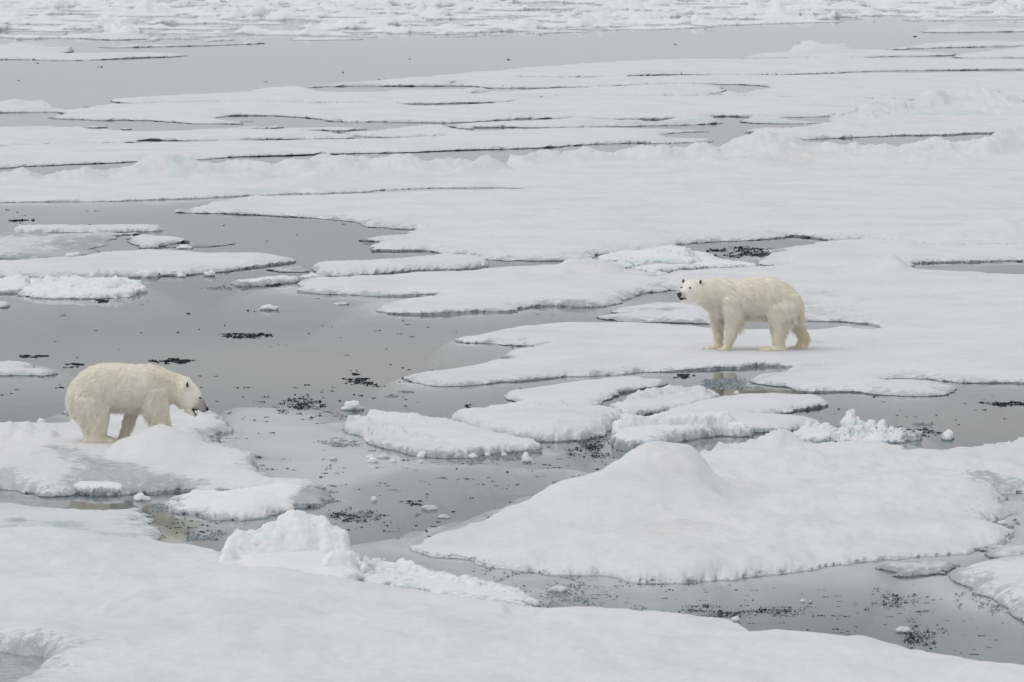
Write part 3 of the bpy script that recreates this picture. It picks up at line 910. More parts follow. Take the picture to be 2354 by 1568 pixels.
floe('ice_floe', 'low icy shelf running out from the lumpy bluish heap',
     S('D', '1820,205 1900,178 2000,165 2200,150 2354,120') + S('E', '60,270 100,285 200,295 330,330 440,355 520,380 720,400 600,415 300,420 100,440 0,440') + S('D', '2354,318 2200,300 2060,270 1960,232'),
     ze=.05, hi=.12, w=.5, und=.05, rag=.15, mat=RUBBLE, edge_wet=.35, edge_w=.2, blues=[(S('D', '1900,225 2000,232 2060,262 1980,240'), .6, .4), (S('E', '300,350 560,375 740,395 560,385'), .5, .5)])

# ------------------------------------------------------------------ middle distance, open water side
floe('ice_floe', 'slender ragged strip of ice with a raised fin in open water',
     S('C', '75,374 95,352 300,346 600,354 770,346 1050,340 1092,345 1090,361 900,369 720,376 600,376 400,374 200,377'), ze=.06, hi=.12, w=.2, und=.03, rag=.06, ragf=2, dx=.022, dy=.07,
     ridges=[R('C', '78,358,366 92,342,364 130,325,362 300,321,362 340,340,362 400,345,362 460,334,362 600,350,364 680,324,362 740,305,360 772,330,360 900,330,358 1050,318,354 1090,320,352', wf=.7, wb=.6, steep=1, k=1.8, rough=.05, rf=2.5, jag=.02, jf=5, we=.15)],
     lump=.03, lf=4, edge_wet=.25, undercut=.015, rim=.5)
floe('ice_floe', 'half-drowned grey floe below the finned strip',
     S('C', '-700,388 0,386 300,381 600,383 990,391 760,401 800,426 720,451 770,459 640,481 560,501 800,511 600,531 400,556 200,566 0,562 -700,562'), ze=.02, hi=.06, w=.9, und=.05, undf=.35, mat=SLUSHY, rag=.2, edge_wet=.75, edge_w=.9,
     wets=[(S('C', '500,470 750,455 820,520 400,555 0,540 200,510'), .8, 1.2), (S('C', '420,400 900,395 700,440 500,420'), .7, 1.0)])
floe('ice_floe', 'small triangular floe pointing over open water',
     S('C', '848,422 900,407 1000,404 1150,413 1302,421 1200,441 1060,469 945,487 944,457 870,437'), ze=.07, hi=.12, w=.3, und=.03, rag=.08, edge_wet=.3, undercut=.015, rim=.5)
floe('ice_floe', 'long pointed snow floe stretching out over the open water',
     S('C', '-700,600 0,585 200,574 450,564 650,532 800,517 950,507 1100,509 1250,513 1400,541 1600,536 1850,538 1900,551 1997,569 1800,597 1500,637 1300,657 1000,670 600,682 200,684 -700,700'),
     ze=.05, hi=.14, w=.6, und=.035, rag=.10, edge_wet=.35, edge_w=.25, undercut=.015, rim=.5,
     ridges=[R('C', '500,555,585 700,520,565 950,505,555 1250,512,555 1400,540,565', wf=3, wb=1.5, we=1.5)])
floe('ice_block', 'craggy white raft of jumbled ice lumps below the long pointed floe',
     S('C', '118,782 150,748 240,722 400,718 700,712 800,712 940,722 992,750 960,783 850,808 600,816 400,812 200,810 130,796'), ze=.06, hi=.12, w=.2, und=.05, undf=1.4, rag=.08, ragf=2, mat=RUBBLE, cat='ice raft', dx=.02, dy=.05,
     ridges=[R('C', '230,715,755 245,698,752 400,694,750 700,690,748 790,700,750', wf=.5, wb=.4, steep=1, k=1.8, rough=.05, rf=3, jag=.02, jf=6, we=.15),
             R('C', '125,772,795 180,758,795 240,748,795 330,742,795 430,735,794 560,740,794 700,715,790 790,702,785 860,712,780 940,718,775 985,745,772', wf=.7, wb=.5, steep=1, k=2, rough=.06, rf=3, jag=.025, jf=6, we=.1)],
     lump=.04, lf=4, edge_wet=.2, shelf=(.8, .6))
floe('ice_block', 'broken ice hump beside the craggy raft, cut by the picture edge',
     S('C', '-300,725 0,715 60,708 150,700 205,712 232,742 200,762 100,777 -300,775'), ze=.06, hi=.12, w=.2, und=.04, rag=.06, mat=RUBBLE, dx=.02, dy=.06,
     ridges=[R('C', '-300,700,745 0,704,745 60,690,742 120,680,740 150,671,738 190,690,740 225,730,745', wf=.7, wb=.5, steep=1, k=1.8, rough=.05, rf=3, jag=.02, jf=6, we=.1)], lump=.03, lf=4)
floe('ice_floe', 'crumbling strip of grey ice near the tip of the domed floe',
     S('C', '1540,722 1600,706 1800,698 2000,690 2100,668 2200,670 2207,687 2000,707 1800,727 1600,740'), ze=.05, hi=.10, w=.2, und=.05, undf=1.5, rag=.10, ragf=2, mat=RUBBLE, dx=.02, dy=.06,
     ridges=[R('C', '1545,715,730 1700,692,715 1850,685,706 2000,678,698 2090,656,690 2200,664,686', wf=.6, wb=.5, rough=.05, rf=3, jag=.02, jf=6, we=.1)], edge_wet=.5, edge_w=.15)
floe('ice_floe', 'low wet pancake of slush behind the crumbling grey strip',
     S('C', '1805,636 1850,618 1950,606 2060,612 2092,636 2000,645 1880,646'), ze=.03, hi=.06, w=.3, und=.04, rag=.12, mat=SLUSHY, edge_wet=.7, edge_w=.4)
floe('ice_floe', 'thin dark-edged wafer of ice beyond the small triangular floe',
     S('C', '1088,472 1200,462 1400,454 1490,452 1600,446 1612,456 1500,464 1400,474 1250,478 1100,478'), ze=.03, hi=.04, w=.3, und=.02, rag=.12, mat=SLUSHY, edge_wet=.9, edge_w=.6)
floe('ice_floe', 'small smooth floe at the picture edge above the head-down bear\'s back',
     S('C', '-300,1272 0,1264 80,1257 200,1280 250,1283 180,1302 382,1321 330,1333 100,1331 -300,1338'), ze=.04, hi=.10, w=.3, und=.03, rag=.08, edge_wet=.3, shelf=(.8, .5))
floe('ice_floe', 'tiny rounded floe at the picture edge below the craggy raft',
     S('C', '-200,855 0,850 50,852 68,866 40,878 -200,885'), ze=.05, hi=.09, w=.2, und=.02, rag=.05, shelf=(.9, .5))

# ------------------------------------------------------------------ wide middle sheets
floe('ice_floe', 'very wide smooth sheet of snow with a scalloped water edge across the picture',
     S('O', '408,483 450,473 520,461 590,453 700,451 900,443 1240,434 1330,420 1500,405 1900,394 2353,394 2900,396') +
     S('E', '3000,270 2354,285 2100,304 1900,297 1750,277 1640,252 1400,250 1240,247 1080,234 960,217 870,215 760,227 600,247 450,250 200,257 100,282') +
     S('D', '2300,142 2100,152 1900,187 1850,187 1700,207 1650,214 1400,217 1190,202 1050,184 880,167 780,154 540,150 410,140 490,102 430,77 560,60 740,42 700,20 560,7 400,-5') +
     S('C', '2354,294 2270,287 1880,267 1480,247 1290,242'),
     ze=.05, hi=.15, w=1.2, und=.06, undf=.3, rag=.18, ragf=.9, edge_wet=.30, edge_w=.35, undercut=.015, rim=.5,
     ridges=[R('E', '1750,240,262 1900,180,240 2100,130,225 2220,104,222 2280,125,225 2354,170,235 2500,200,240', wf=5, wb=3, we=1.5, rough=.05, rf=.6),
             R('E', '700,160,185 900,133,175 1050,128,172 1300,140,175 1600,130,172', wf=5, wb=4, we=3),
             R('O', '520,460,472 590,449,470 640,452,470', wf=2, wb=2, we=2)],
     wets=[(S('D', '1700,215 1850,180 2000,160 2300,140 2354,110 2354,150 1900,200'), .6, 1.0)], seed=52.0)
floe('ice_floe', 'long ridged floe with bumpy white hummocks and blue streaks spanning the picture',
     S('O', '-400,418 0,412 140,408 270,402 400,396 600,394 900,388 1120,386 1200,372 1500,360 1680,356 1850,348 2100,348 2250,342 2900,322 2900,412 2353,408 1900,406 1600,413 1450,421 1240,430 1000,427 890,433 800,441 590,444 540,448 420,454 240,459 0,461 -400,466'),
     ze=.05, hi=.13, w=1.0, und=.05, undf=.35, rag=.12, ragf=1.0, edge_wet=.15, undercut=.01, rim=.4, shelf=(2.0, .7), dy=.22,
     ridges=[R('O', '-400,408,424 0,406,424 140,398,420 250,392,418 320,375,414 350,362,412 375,354,411 405,358,411 435,367,412 480,376,412 530,373,410 570,371,410 600,379,410 625,373,409 645,372,408 720,364,406 790,358,404 850,357,402 872,349,402 895,361,402 1000,367,400 1120,371,398',
               wf=3.2, wb=1.6, we=1.2, rough=.20, rf=.9, jag=.03, jf=1.5),
             R('O', '400,412,424 470,402,421 560,398,420 700,400,420 850,408,422', wf=2.5, wb=1.5, rough=.10, rf=.9, we=1),
             R('O', '1190,352,378 1260,344,374 1400,347,372 1520,340,370 1640,337,368 1690,330,366 1710,308,364 1735,303,363 1775,306,363 1800,320,364 1850,322,364 1930,328,364 2000,330,364 2060,334,364 2140,326,362 2250,321,360 2300,300,356 2353,290,352 2600,280,350',
               wf=3.2, wb=1.6, we=1.2, rough=.22, rf=.9, jag=.03, jf=1.5),
             R('O', '1500,375,392 1600,365,388 1750,352,384 1900,345,380 2050,350,382 2200,352,382', wf=3, wb=2, rough=.12, rf=.8, we=1.5)],
     blues=[(S('O', '400,414 440,405 490,404 470,409 420,417'), .5, .8), (S('O', '1725,330 1745,325 1760,330 1740,336'), .5, .5), (S('O', '540,446 650,440 800,440 700,434 580,438'), .35, .8)],
     stains=[(S('O', '1790,378 1830,374 1860,382 1820,390'), .5, 1.2)], seed=57.0,
     subs=[(S('O', '520,458 600,446 890,430 930,424 1240,430 1240,436 900,446 640,456'), .15, .8, 1.5)])
# ------------------------------------------------------------------ far floes
FAR = dict(und=.06, undf=.18, rag=.22, ragf=.4, edge_wet=.2, edge_w=.4, undercut=.015, sc=.4, rim=.5)


def far(label, pts, ze=.05, hi=.15, w=1.6, **kw):
    for k, q in FAR.items():
        kw.setdefault(k, q)
    return floe('ice_floe', label, pts, ze=ze, hi=hi, w=w, **kw)


far('far hummocky floe with a dark notch at the waterline beyond the wide lead',
    S('A', '-300,225 0,222 200,218 330,226 345,236 260,247 600,242 880,249 870,256 620,264 300,277 200,272 60,270 -300,268'),
    ridges=[R('A', '-300,205,232 0,206,232 60,202,232 120,198,231 180,193,231 230,200,231 262,214,232 335,226,236', wf=7, wb=5, rough=.15, rf=.4, we=3, jag=.06, jf=.8),
            R('A', '150,240,262 210,236,260 250,246,262', wf=2, wb=3, we=2)])
far('sliver of ice with a raised end on the far lead', S('A', '380,214 700,209 1000,203 1195,194 1160,201 900,208 560,216'),
    ridges=[R('A', '1000,198,202 1040,184,200 1100,180,199 1150,178,199 1195,190,200', wf=3, wb=3, rough=.08, rf=.5, we=1.5)])
far('low ice sliver in front of the far brash belt', S('A', '280,150 480,160 560,152 700,165 690,178 480,182 330,170'),
    ridges=[R('A', '480,160,176 560,150,174 640,155,174 700,170,176', wf=5, wb=4, rough=.1, rf=.4, we=2)])
far('far floe with a bulky snow knoll rising from the lead',
    S('B', '1020,267 1110,254 1280,245 1580,236 1740,234 2050,247 2060,252 1700,256 1540,264 1300,265'),
    ridges=[R('B', '1275,232,250 1290,200,248 1320,185,247 1375,175,246 1410,186,246 1440,192,246 1530,204,247 1580,226,248', wf=5, wb=4, rough=.14, rf=.5, we=1.5, jag=.04, jf=.8),
            R('B', '1120,250,262 1200,240,260 1300,238,258', wf=3, wb=3, we=2)])
far('far smooth floe at the end of the lead beside the knoll floe', S('B', '1720,222 1870,208 1985,194 2200,192 2354,194 2900,196 2900,208 2354,208 2250,211 1880,219 1740,229'))
far('far floe wedge below the smooth end floe', S('B', '2010,262 2060,247 2354,220 2900,212 2900,266 2354,264 2250,263 2170,268'),
    ridges=[R('B', '2150,248,258 2250,225,252 2354,215,248 2600,215,248', wf=6, wb=4, rough=.1, rf=.4, we=2)])
far('small far floe with a low snow cone near the upper corner', S('B', '1870,142 1950,128 2060,124 2200,128 2354,134 2900,138 2900,146 2354,142 2200,145 2050,148 1900,146'),
    ridges=[R('B', '1880,138,142 1940,118,140 2010,122,140 2062,105,139 2100,118,139 2200,128,140', wf=6, wb=5, rough=.12, rf=.4, we=2)])
far('very long flat floe below the wide lead with a kinked crack',
    S('A', '1370,400 1600,382 1770,364 2000,350') + S('B', '0,314 220,301 450,284 700,275 1020,273 1500,268 1750,271 1890,268 2354,275 2900,278 2900,316 2354,316 2000,319 1590,323 1530,333 1340,336 1245,341 960,345 880,338 600,342 540,350 370,351 245,357 130,353 0,350') +
    S('A', '2230,374 2020,383 2200,392 1850,392 1590,391'), rag=.3)
far('long narrow floe between two black cracks below the wide lead',
    S('B', '-300,360 130,359 245,361 370,354 540,355 960,349 1240,345 1370,341 1530,338 1740,337 2200,338 2354,332 2900,328 2900,470 2354,466 2300,465 1890,455 1480,455 1200,445 1110,440 1045,431 1090,421 1218,399 1130,387 930,382 720,384 540,390 400,403 320,399 75,402 0,400 -200,398'), rag=.25)
far('flat floe ending in a blunt snout at the gap in the cracks',
    S('B', '-700,436 -580,420 -350,418 -270,412 0,424 80,410 330,405 540,394 720,388 900,390 1000,402 940,421 936,430 870,439 690,438 280,438 60,448 0,462 -60,468 -400,440'), rag=.25)
far('small slab with a dark overhung front in the middle of the crack', S('A', '2115,408 2140,399 2250,399 2258,408 2220,416 2120,418'), ze=.25, hi=.32, w=.6, undercut=.6, rag=.15,
    ridges=[R('A', '2120,400,410 2150,394,409 2250,397,409', wf=2, wb=2, we=.5, rough=.05, rf=1)])
far('tapered sheet with its point at the mouth of the lead',
    S('A', '480,460 560,451 900,433 1080,428 1200,411 1350,403 1480,429 1900,421 2100,426 2354,432 2500,440 2500,462 2354,461 2270,467 1900,475 1620,471 1300,467 1000,467 720,472 560,471'), rag=.25,
    ridges=[R('A', '1180,410,420 1250,402,418 1350,396,417 1400,402,418', wf=4, wb=3, we=3), R('A', '1100,432,440 1160,426,438 1220,430,438', wf=3, wb=2, we=2)])
far('rumpled floe cut by the picture edge at the mouth of the lead', S('A', '-400,488 0,478 60,470 200,470 280,488 322,511 200,510 0,513 -400,516'),
    ridges=[R('A', '-400,468,490 0,468,490 60,457,488 110,466,488 150,470,488 200,462,487 270,482,490', wf=6, wb=4, rough=.1, rf=.4, we=2)])
far('broad flat floe whose front breaks into dark curved steps',
    S('A', '200,542 280,521 330,502 420,479 720,476 1000,472 1250,473 1620,478 1900,482 2000,490 2354,472') + S('B', '50,450 280,441 690,441 880,443 940,434 1000,417 1045,434 1130,447 1480,459 1890,459 1880,490 1700,505 1500,528 1230,536 1070,533 940,531 740,541 430,548 270,538 100,541 0,546') +
    S('A', '2100,561 1980,561 1760,553 1560,557 1440,531 1200,526 980,528 1100,561 1322,571 1150,569 860,563 740,548 600,547 440,550 370,543'), rag=.25)
far('thin grey wafer afloat below the dark curved steps', S('A', '240,581 400,574 515,569 500,576 400,580'), ze=.08, hi=.12)
far('tiny dark wafer next to the thin grey wafer', S('A', '552,584 580,580 602,582 580,587'), ze=.08, hi=.1, rag=.1)
far('thin ice blade with a black edge in the grey pool', S('A', '1028,584 1180,577 1322,570 1200,581 1050,587'), ze=.1, hi=.14, rag=.2)
far('second thin ice blade beside the black-edged one', S('A', '1224,588 1500,586 1722,588 1600,596 1510,593 1240,591'), ze=.1, hi=.14, rag=.2)
far('narrow ice blade lying off the small dome floe', S('A', '2055,577 2178,576 2175,584 2080,583'), ze=.1, hi=.14, rag=.2)
far('low floe with a stepped dark front below the grey pool',
    S('A', '-400,595 0,590 120,584 330,587 600,612 830,600 1030,598 1180,600 1500,606 1600,608 1615,624 1610,629 1500,631 1300,637 1000,641 800,644 660,639 682,653 510,659 400,654 240,663 110,669 -400,668'), rag=.3,
    ridges=[R('A', '-100,590,600 200,580,597 400,582,597', wf=5, wb=3, we=3)])
far('long straight-fronted floe in front of the bumpy ridged floe',
    S('A', '-500,690 0,678 100,674 300,670 500,666 700,657 900,652 1300,647 1620,642 1800,634 2090,628 2220,630 2354,640') + S('B', '-60,630 60,640 60,676') + S('A', '2354,677 2000,691 1500,704 1000,719 700,731 400,746 200,756 0,766 -500,790'), rag=.25, undercut=.2)
far('small dome-backed floe lying behind the long straight one',
    S('A', '1590,607 1750,596 1900,590 2100,594 2230,603 2354,594') + S('B', '60,592 60,606') + S('A', '2354,611 2215,626 2090,619 1900,625 1700,626 1620,619'), rag=.25,
    ridges=[R('A', '1700,600,606 1850,588,603 1960,575,601 2010,572,600 2080,584,601 2160,596,603', wf=4, wb=3, we=2)])
far('humped little floe with a greenish foot in the broken pool',
    S('B', '468,575 600,563 740,552 850,545 960,556 965,562 830,567 640,574 480,577'), rag=.2,
    ridges=[R('B', '600,560,566 740,545,562 800,531,560 850,521,559 905,526,559 945,550,560', wf=3.5, wb=2.5, we=1.5, rough=.05, rf=.5)], blues=[(S('B', '468,572 830,562 960,558 830,568 480,578'), .6, 1.0)])
far('second humped floe with a greenish foot closer to the rubble floe',
    S('B', '1048,557 1100,545 1260,548 1425,560 1300,564 1130,562'), rag=.2,
    ridges=[R('B', '1055,548,554 1080,526,552 1120,514,551 1200,525,552 1270,546,554', wf=3, wb=2.5, we=1.2, rough=.05, rf=.5)], blues=[(S('B', '1048,553 1300,560 1130,564'), .5, 1.0)])
far('flat floe with a feathered end behind the humped floes',
    S('B', '-300,572 100,558 240,544 320,537 400,548 440,557 640,552 600,563 450,573 380,577 130,583 -300,580'), rag=.25, ridges=[R('B', '230,542,548 300,532,546 370,537,546 430,553,549', wf=3, wb=3, we=2)])
far('wide white floe with a split feathery end before the grey lead',
    S('B', '-300,605 100,592 380,583 500,587 740,592 900,601 780,606 700,626 800,626 760,633 962,643 810,651 500,656 300,661 230,673 -300,682'), rag=.3)
far('big floe carrying a heap of blocky ice rubble, brightest in the distance',
    S('B', '1050,602 1220,600 1400,576 1480,548 1640,518 1890,500 2320,500 2900,490 2900,585 2354,598 2250,606 2100,611 1700,623 1400,633 1250,636 1120,606'), rag=.3, dx=.045, dy=.4,
    ridges=[R('B', '1480,538,556 1640,500,540 1750,488,534 1870,474,528 1885,445,524 1905,425,522 1935,417,521 1985,432,521 2035,438,521 2080,428,520 2150,425,520 2166,410,519 2195,406,519 2240,411,519 2275,436,520 2305,466,524 2340,484,528',
              wf=6, wb=3, rough=.22, rf=.6, jag=.05, jf=1.0, we=1.5, k=1.8, steep=1),
            R('B', '1700,520,548 1850,505,545 2000,500,545 2150,495,545 2300,505,548', wf=6, wb=4, rough=.16, rf=.5, we=3),
            R('B', '1230,600,612 1400,575,602 1500,560,598', wf=4, wb=3, we=2)],
    lump=.10, lf=1.2, blues=[(S('B', '2070,478 2090,474 2095,484 2075,488'), .9, .6)])
far('thin pale ice strip off the split feathery end', S('B', '1046,599 1180,584 1290,592 1200,601'), ze=.08, hi=.14, rag=.2)

# ------------------------------------------------------------------ the closed pack beyond the lead
def pack_ice():
    bu = [-900, 0, 150, 290, 600, 620, 690, 1000, 1176, 1330, 1550, 1740, 2000, 2353, 3200]
    bv = [92, 96, 98, 104, 96, 90, 92, 86, 81, 75, 66, 56, 49, 44, 42]
    V, Q, W, n0 = [], [], [], 0
    for (yA, yB, dx, dy, xm) in ((262, 420, .16, .62, 62), (420, 760, .5, 2.2, 120)):
        gx = np.arange(-xm, xm, dx)
        gy = np.arange(yA, yB + dy * .5, dy)
        X, Y = np.meshgrid(gx, gy)
        # keep what lies beyond the far edge of the lead
        u = CU + X / Y * F_PX
        v = F_PX * CAM_H / Y - 201
        lim = np.interp(u, bu, bv)
        beyond = (lim - v) + 1.5 * fbm(X * .08, Y * .05, 4, 2)
        left = np.clip((1250 - u) / 900, 0, 1)
        cov = .26 - .45 * left * np.clip(1 - beyond / 60, 0, 1) - .22 * np.exp(-beyond / 12)
        m = fbm(X * .15, Y * .13, 7.7, 4, .6) + cov
        crk = np.abs(fbm(X * .06 + 9, Y * .075, 2.2, 2, .4)) - .035
        m = np.minimum(m, crk * 3)
        m = np.minimum(m, beyond * .08)
        hum = np.clip(fbm(X * .30 + 5, Y * .22, 5.1, 4, .6) - .20, 0, 1)
        h = .10 + .22 * np.clip(fbm(X * .13, Y * .10, 1.1, 4, .6), -.1, 2) + .75 * hum + .4 * hum * fbm(X * .9, Y * .7, 3.1, 3)
        h = h * np.clip(m / .45, 0.08, 1)
        ok = m > 0
        cell = ok[:-1, :-1] & ok[1:, :-1] & ok[:-1, 1:] & ok[1:, 1:]
        ny, nx = X.shape
        idx = np.arange(nx * ny).reshape(ny, nx)
        q = np.stack([idx[:-1, :-1], idx[:-1, 1:], idx[1:, 1:], idx[1:, :-1]], -1)[cell]
        ids = np.unique(q)
        rm = -np.ones(nx * ny, np.int64)
        rm[ids] = np.arange(len(ids))
        vv = np.stack([X.ravel()[ids], Y.ravel()[ids], np.maximum(h.ravel()[ids], .03)], 1)
        q = rm[q]
        e = np.concatenate([q[:, [0, 1]], q[:, [1, 2]], q[:, [2, 3]], q[:, [3, 0]]])
        n = len(vv)
        be = e[~np.isin(e[:, 0] * n + e[:, 1], e[:, 1] * n + e[:, 0])]
        bv_ = np.unique(be)
        b2 = -np.ones(n, np.int64)
        b2[bv_] = np.arange(len(bv_))
        low = vv[bv_].copy()
        low[:, 2] = -.2
        q2 = np.stack([be[:, 1], be[:, 0], n + b2[be[:, 0]], n + b2[be[:, 1]]], 1)
        V.append(np.concatenate([vv, low]))
        W.append(np.concatenate([np.clip(.6 - m.ravel()[ids] * 2.5, 0, .6), np.full(len(low), .7)]))
        Q.append(np.concatenate([q, q2]) + n0)
        n0 += n + len(low)
    me = mesh_np('pack_ice', np.concatenate(V), np.concatenate(Q))
    set_attr(me, 'wet', np.concatenate(W))
    o = link('pack_ice', me, RUBBLE)
    tag(o, 'distant belt of broken pack ice beyond the wide lead', 'pack ice', kind='stuff')


pack_ice()

# ------------------------------------------------------------------ loose lumps of ice, one by one
def chunk(label, key, x, y, wpx, hpx, mat=None, group=None, depth=.8, sub=3, seed=None, name='ice_chunk', rot=0.0):
    """x, y: middle of its waterline in the survey; width and height there too"""
    ox, oy, k = K[key]
    u, v = ox + x * k, oy + y * k
    s = (v + 201) / CAM_H
    W, H = wpx * k / s, hpx * k / s
    bm = bmesh.new()
    bmesh.ops.create_icosphere(bm, subdivisions=sub, radius=1)
    co = np.array([q.co[:] for q in bm.verts])
    sd = seed if seed is not None else (x * .37 + y * .11)
    nrm = co.copy()
    r = 1 + .55 * fbm(co[:, 0] * 1.3 + sd, co[:, 1] * 1.3, co[:, 2] * 1.3 + sd, 4, .6) + .25 * ridged(co[:, 0] * 2.4, co[:, 1] * 2.4 + sd, co[:, 2] * 2.4, 2)
    co = nrm * r[:, None]
    co[:, 2] = np.where(co[:, 2] < -.35, -.35 + (co[:, 2] + .35) * .2, co[:, 2])
    mn, mx = co.min(0), co.max(0)
    co = (co - (mn + mx) / 2) / (mx - mn)
    co *= np.array([W, W * depth, H * 1.35])
    co[:, 2] += H * 1.35 / 2 - H * .35
    for q, c in zip(bm.verts, co):
        q.co = c
    me = bpy.data.meshes.new(name)
    bm.to_mesh(me)
    bm.free()
    me.polygons.foreach_set('use_smooth', np.zeros(len(me.polygons), bool) if sub < 3 else np.ones(len(me.polygons), bool))
    wv = np.clip(.9 - co[:, 2] / max(H, .01) * 3.0, 0, 1)
    set_attr(me, 'wet', wv)
    o = link(name, me, mat or RUBBLE)
    p = gp(u, v, 0)
    o.location = (p[0], p[1] + W * depth * .3, 0)
    tag(o, label, 'ice chunk', group)
    return o


chunk('double lump of snowy ice riding beside the long pointed floe', 'C', 985, 690, 165, 48, depth=.7)
chunk('small wedge of ice between the double lump and the frosty ball', 'C', 1218, 688, 68, 28)
chunk('frosty ball of ice off the long pointed floe', 'C', 1408, 682, 84, 42)
chunk('flat white cap of ice on a dark base near the thin wafer', 'C', 1238, 497, 120, 26)
chunk('low frosted lump alone on the grey water above the head-down bear', 'C', 1802, 910, 156, 40, depth=.6)
chunk('grey drifting ice biscuit off the tip of the domed floe', 'C', 2290, 874, 120, 18, mat=SLUSHY, depth=.6)
chunk('tiny white knob beside the double lump', 'C', 1110, 664, 40, 26)
chunk('speck of white ice in the gap past the tiny knob', 'C', 1162, 664, 22, 14)
chunk('crumbly snow clump on the rim of the half-drowned floe', 'C', 490, 556, 120, 34, depth=.5)
chunk('small slush knob on the edge of the finned strip', 'C', 884, 432, 80, 26, mat=SLUSHY)
chunk('pair of fused snow lumps behind the head-down bear\'s rump', 'P', 278, 166, 68, 44)
chunk('brittle ice cake by the dark bear reflection', 'P', 958, 680, 130, 54, depth=.6)
chunk('upright flake of ice capping the wet end of the crusty floe', 'P', 2085, 606, 72, 30)
chunk('pointed white chip with a dark foot off the tilted slab', 'Q', 185, 238, 160, 66, depth=.5)
chunk('sharp white shard leaning on the tilted slab', 'Q', 648, 558, 76, 46)
chunk('rounded ice pebble in the slush below the tilted slab', 'Q', 322, 592, 84, 38)
chunk('glazed ice crumb behind the rounded pebble', 'Q', 304, 560, 66, 28)
chunk('flat glazed slip of ice beside the rounded pebble', 'Q', 392, 562, 86, 22, mat=SLUSHY)
chunk('dull grey ice nub farthest out from the tilted slab', 'Q', 55, 575, 56, 32, mat=SLUSHY)
chunk('glassy nub between the rounded pebble and the sharp shard', 'Q', 464, 590, 48, 30)
chunk('bright angular crumb on the slush apron of the tilted slab', 'Q', 998, 562, 74, 38)
chunk('bright crumb nearest the middle of the slush apron', 'Q', 1094, 548, 50, 30)
chunk('small crumb on the outer slush apron', 'Q', 1206, 548, 46, 26)
chunk('frosty cube at the end of the slush apron', 'Q', 1358, 590, 74, 74, depth=.9)
chunk('white crumb with a dark skirt in the mauve water', 'Q', 330, 850, 42, 34)
chunk('translucent grey ice cake near the mauve water', 'Q', 704, 908, 118, 32, mat=SLUSHY)
chunk('bluish ice scrap off the foot of the great hill floe', 'Q', 798, 962, 100, 24, mat=SLUSHY)
chunk('snowy lump at the foot of the crumbly ridge, in the slush channel', 'T', 350, 290, 96, 30, mat=SLUSHY, depth=.6)
chunk('white scrap against the foreground floe in the dark pool', 'T', 1118, 412, 44, 20)
chunk('black and white ice nub alone in the dark pool', 'T', 1406, 332, 26, 14)
chunk('low grey nub beside the black and white one', 'T', 1440, 332, 20, 10, mat=SLUSHY)
chunk('glassy ice clod in the thick of the dark pool', 'T', 1842, 462, 84, 26, mat=SLUSHY, depth=.6)
chunk('rolled snow lump on the lip of the foreground floe', 'S', 2275, 492, 110, 38, depth=.6, mat=SNOW)
chunk('ice knob stuck on slush by the standing bear\'s reflection', 'R', 548, 124, 44, 26)
chunk('round ice boulder at the corner of the steep ice wall', 'R', 30, 440, 70, 52)
chunk('smaller ice boulder beside the round one', 'R', 90, 405, 50, 36)
chunk('white scrap on the soaked shoulder of the great hill floe', 'R', 2225, 940, 80, 26, depth=.6)
chunk('twin ice pinnacle beside the heap of glassy shards', 'R', 1140, 392, 60, 44)

# ------------------------------------------------------------------ dark brash: wet clear crumbs drifting in patches
OCT_V = np.array([(1, 0, 0), (-1, 0, 0), (0, 1, 0), (0, -1, 0), (0, 0, 1), (0, 0, -.6)], float)
OCT_F = np.array([(0, 2, 4), (2, 1, 4), (1, 3, 4), (3, 0, 4), (2, 0, 5), (1, 2, 5), (3, 1, 5), (0, 3, 5)])


def crumbs(name, pts, sizes, mat):
    """many irregular crumbs in one mesh"""
    n = len(pts)
    rg = np.random.default_rng(n + 17)
    v = OCT_V[None] * (1 + .45 * rg.normal(size=(n, 6, 1))).clip(.4, 1.8)
    a = rg.uniform(0, 6.28, n)
    c, s = np.cos(a)[:, None], np.sin(a)[:, None]
    x, y = v[..., 0] * c - v[..., 1] * s, v[..., 0] * s + v[..., 1] * c
    sz = sizes[:, None]
    V = np.stack([pts[:, 0:1] + x * sz * 1.3, pts[:, 1:2] + y * sz * 1.3, v[..., 2] * sz * .8 - sz * .05], -1).reshape(-1, 3)
    T = (OCT_F[None] + np.arange(n)[:, None, None] * 6).reshape(-1, 3)
    return mesh_np(name, V, None, T, smooth=False)


def patch_points(u0, v0, u1, v1, n, rg, fil=5, spread=.12):
    """crumbs strung along drift lines inside a patch"""
    m = max(2, n // 12)
    k = rg.integers(0, fil, m)
    fv = rg.uniform(.1, .9, fil)
    fa, fb = rg.uniform(0, .45, fil), rg.uniform(.55, 1, fil)
    cu = fa[k] + (fb[k] - fa[k]) * rg.uniform(0, 1, m)
    cv = np.clip(fv[k] + spread * rg.normal(size=m), 0, 1)
    wt = rg.gamma(.7, 1, m) + .05
    j = rg.choice(m, n, p=wt / wt.sum())
    pw = (.012 + .035 * wt[j] / wt.max())
    uu = u0 + (u1 - u0) * np.clip(cu[j] + pw * 1.5 * rg.normal(size=n), -.05, 1.05)
    vv = v0 + (v1 - v0) * np.clip(cv[j] + pw * 1.7 * rg.normal(size=n), -.1, 1.1)
    return np.array([gp(a, b, 0)[:2] for a, b in zip(uu, vv)])


def in_floe(p):
    hit = np.zeros(len(p), bool)
    for poly in FLOES:
        if len(poly) > 260:
            poly = poly[::2]
        lo, hi_ = poly.min(0), poly.max(0)
        m = (p[:, 0] > lo[0]) & (p[:, 0] < hi_[0]) & (p[:, 1] > lo[1]) & (p[:, 1] < hi_[1]) & ~hit
        if m.any():
            hit[m] = sdf_poly(p[m, 0], p[m, 1], poly) > 0
    return hit


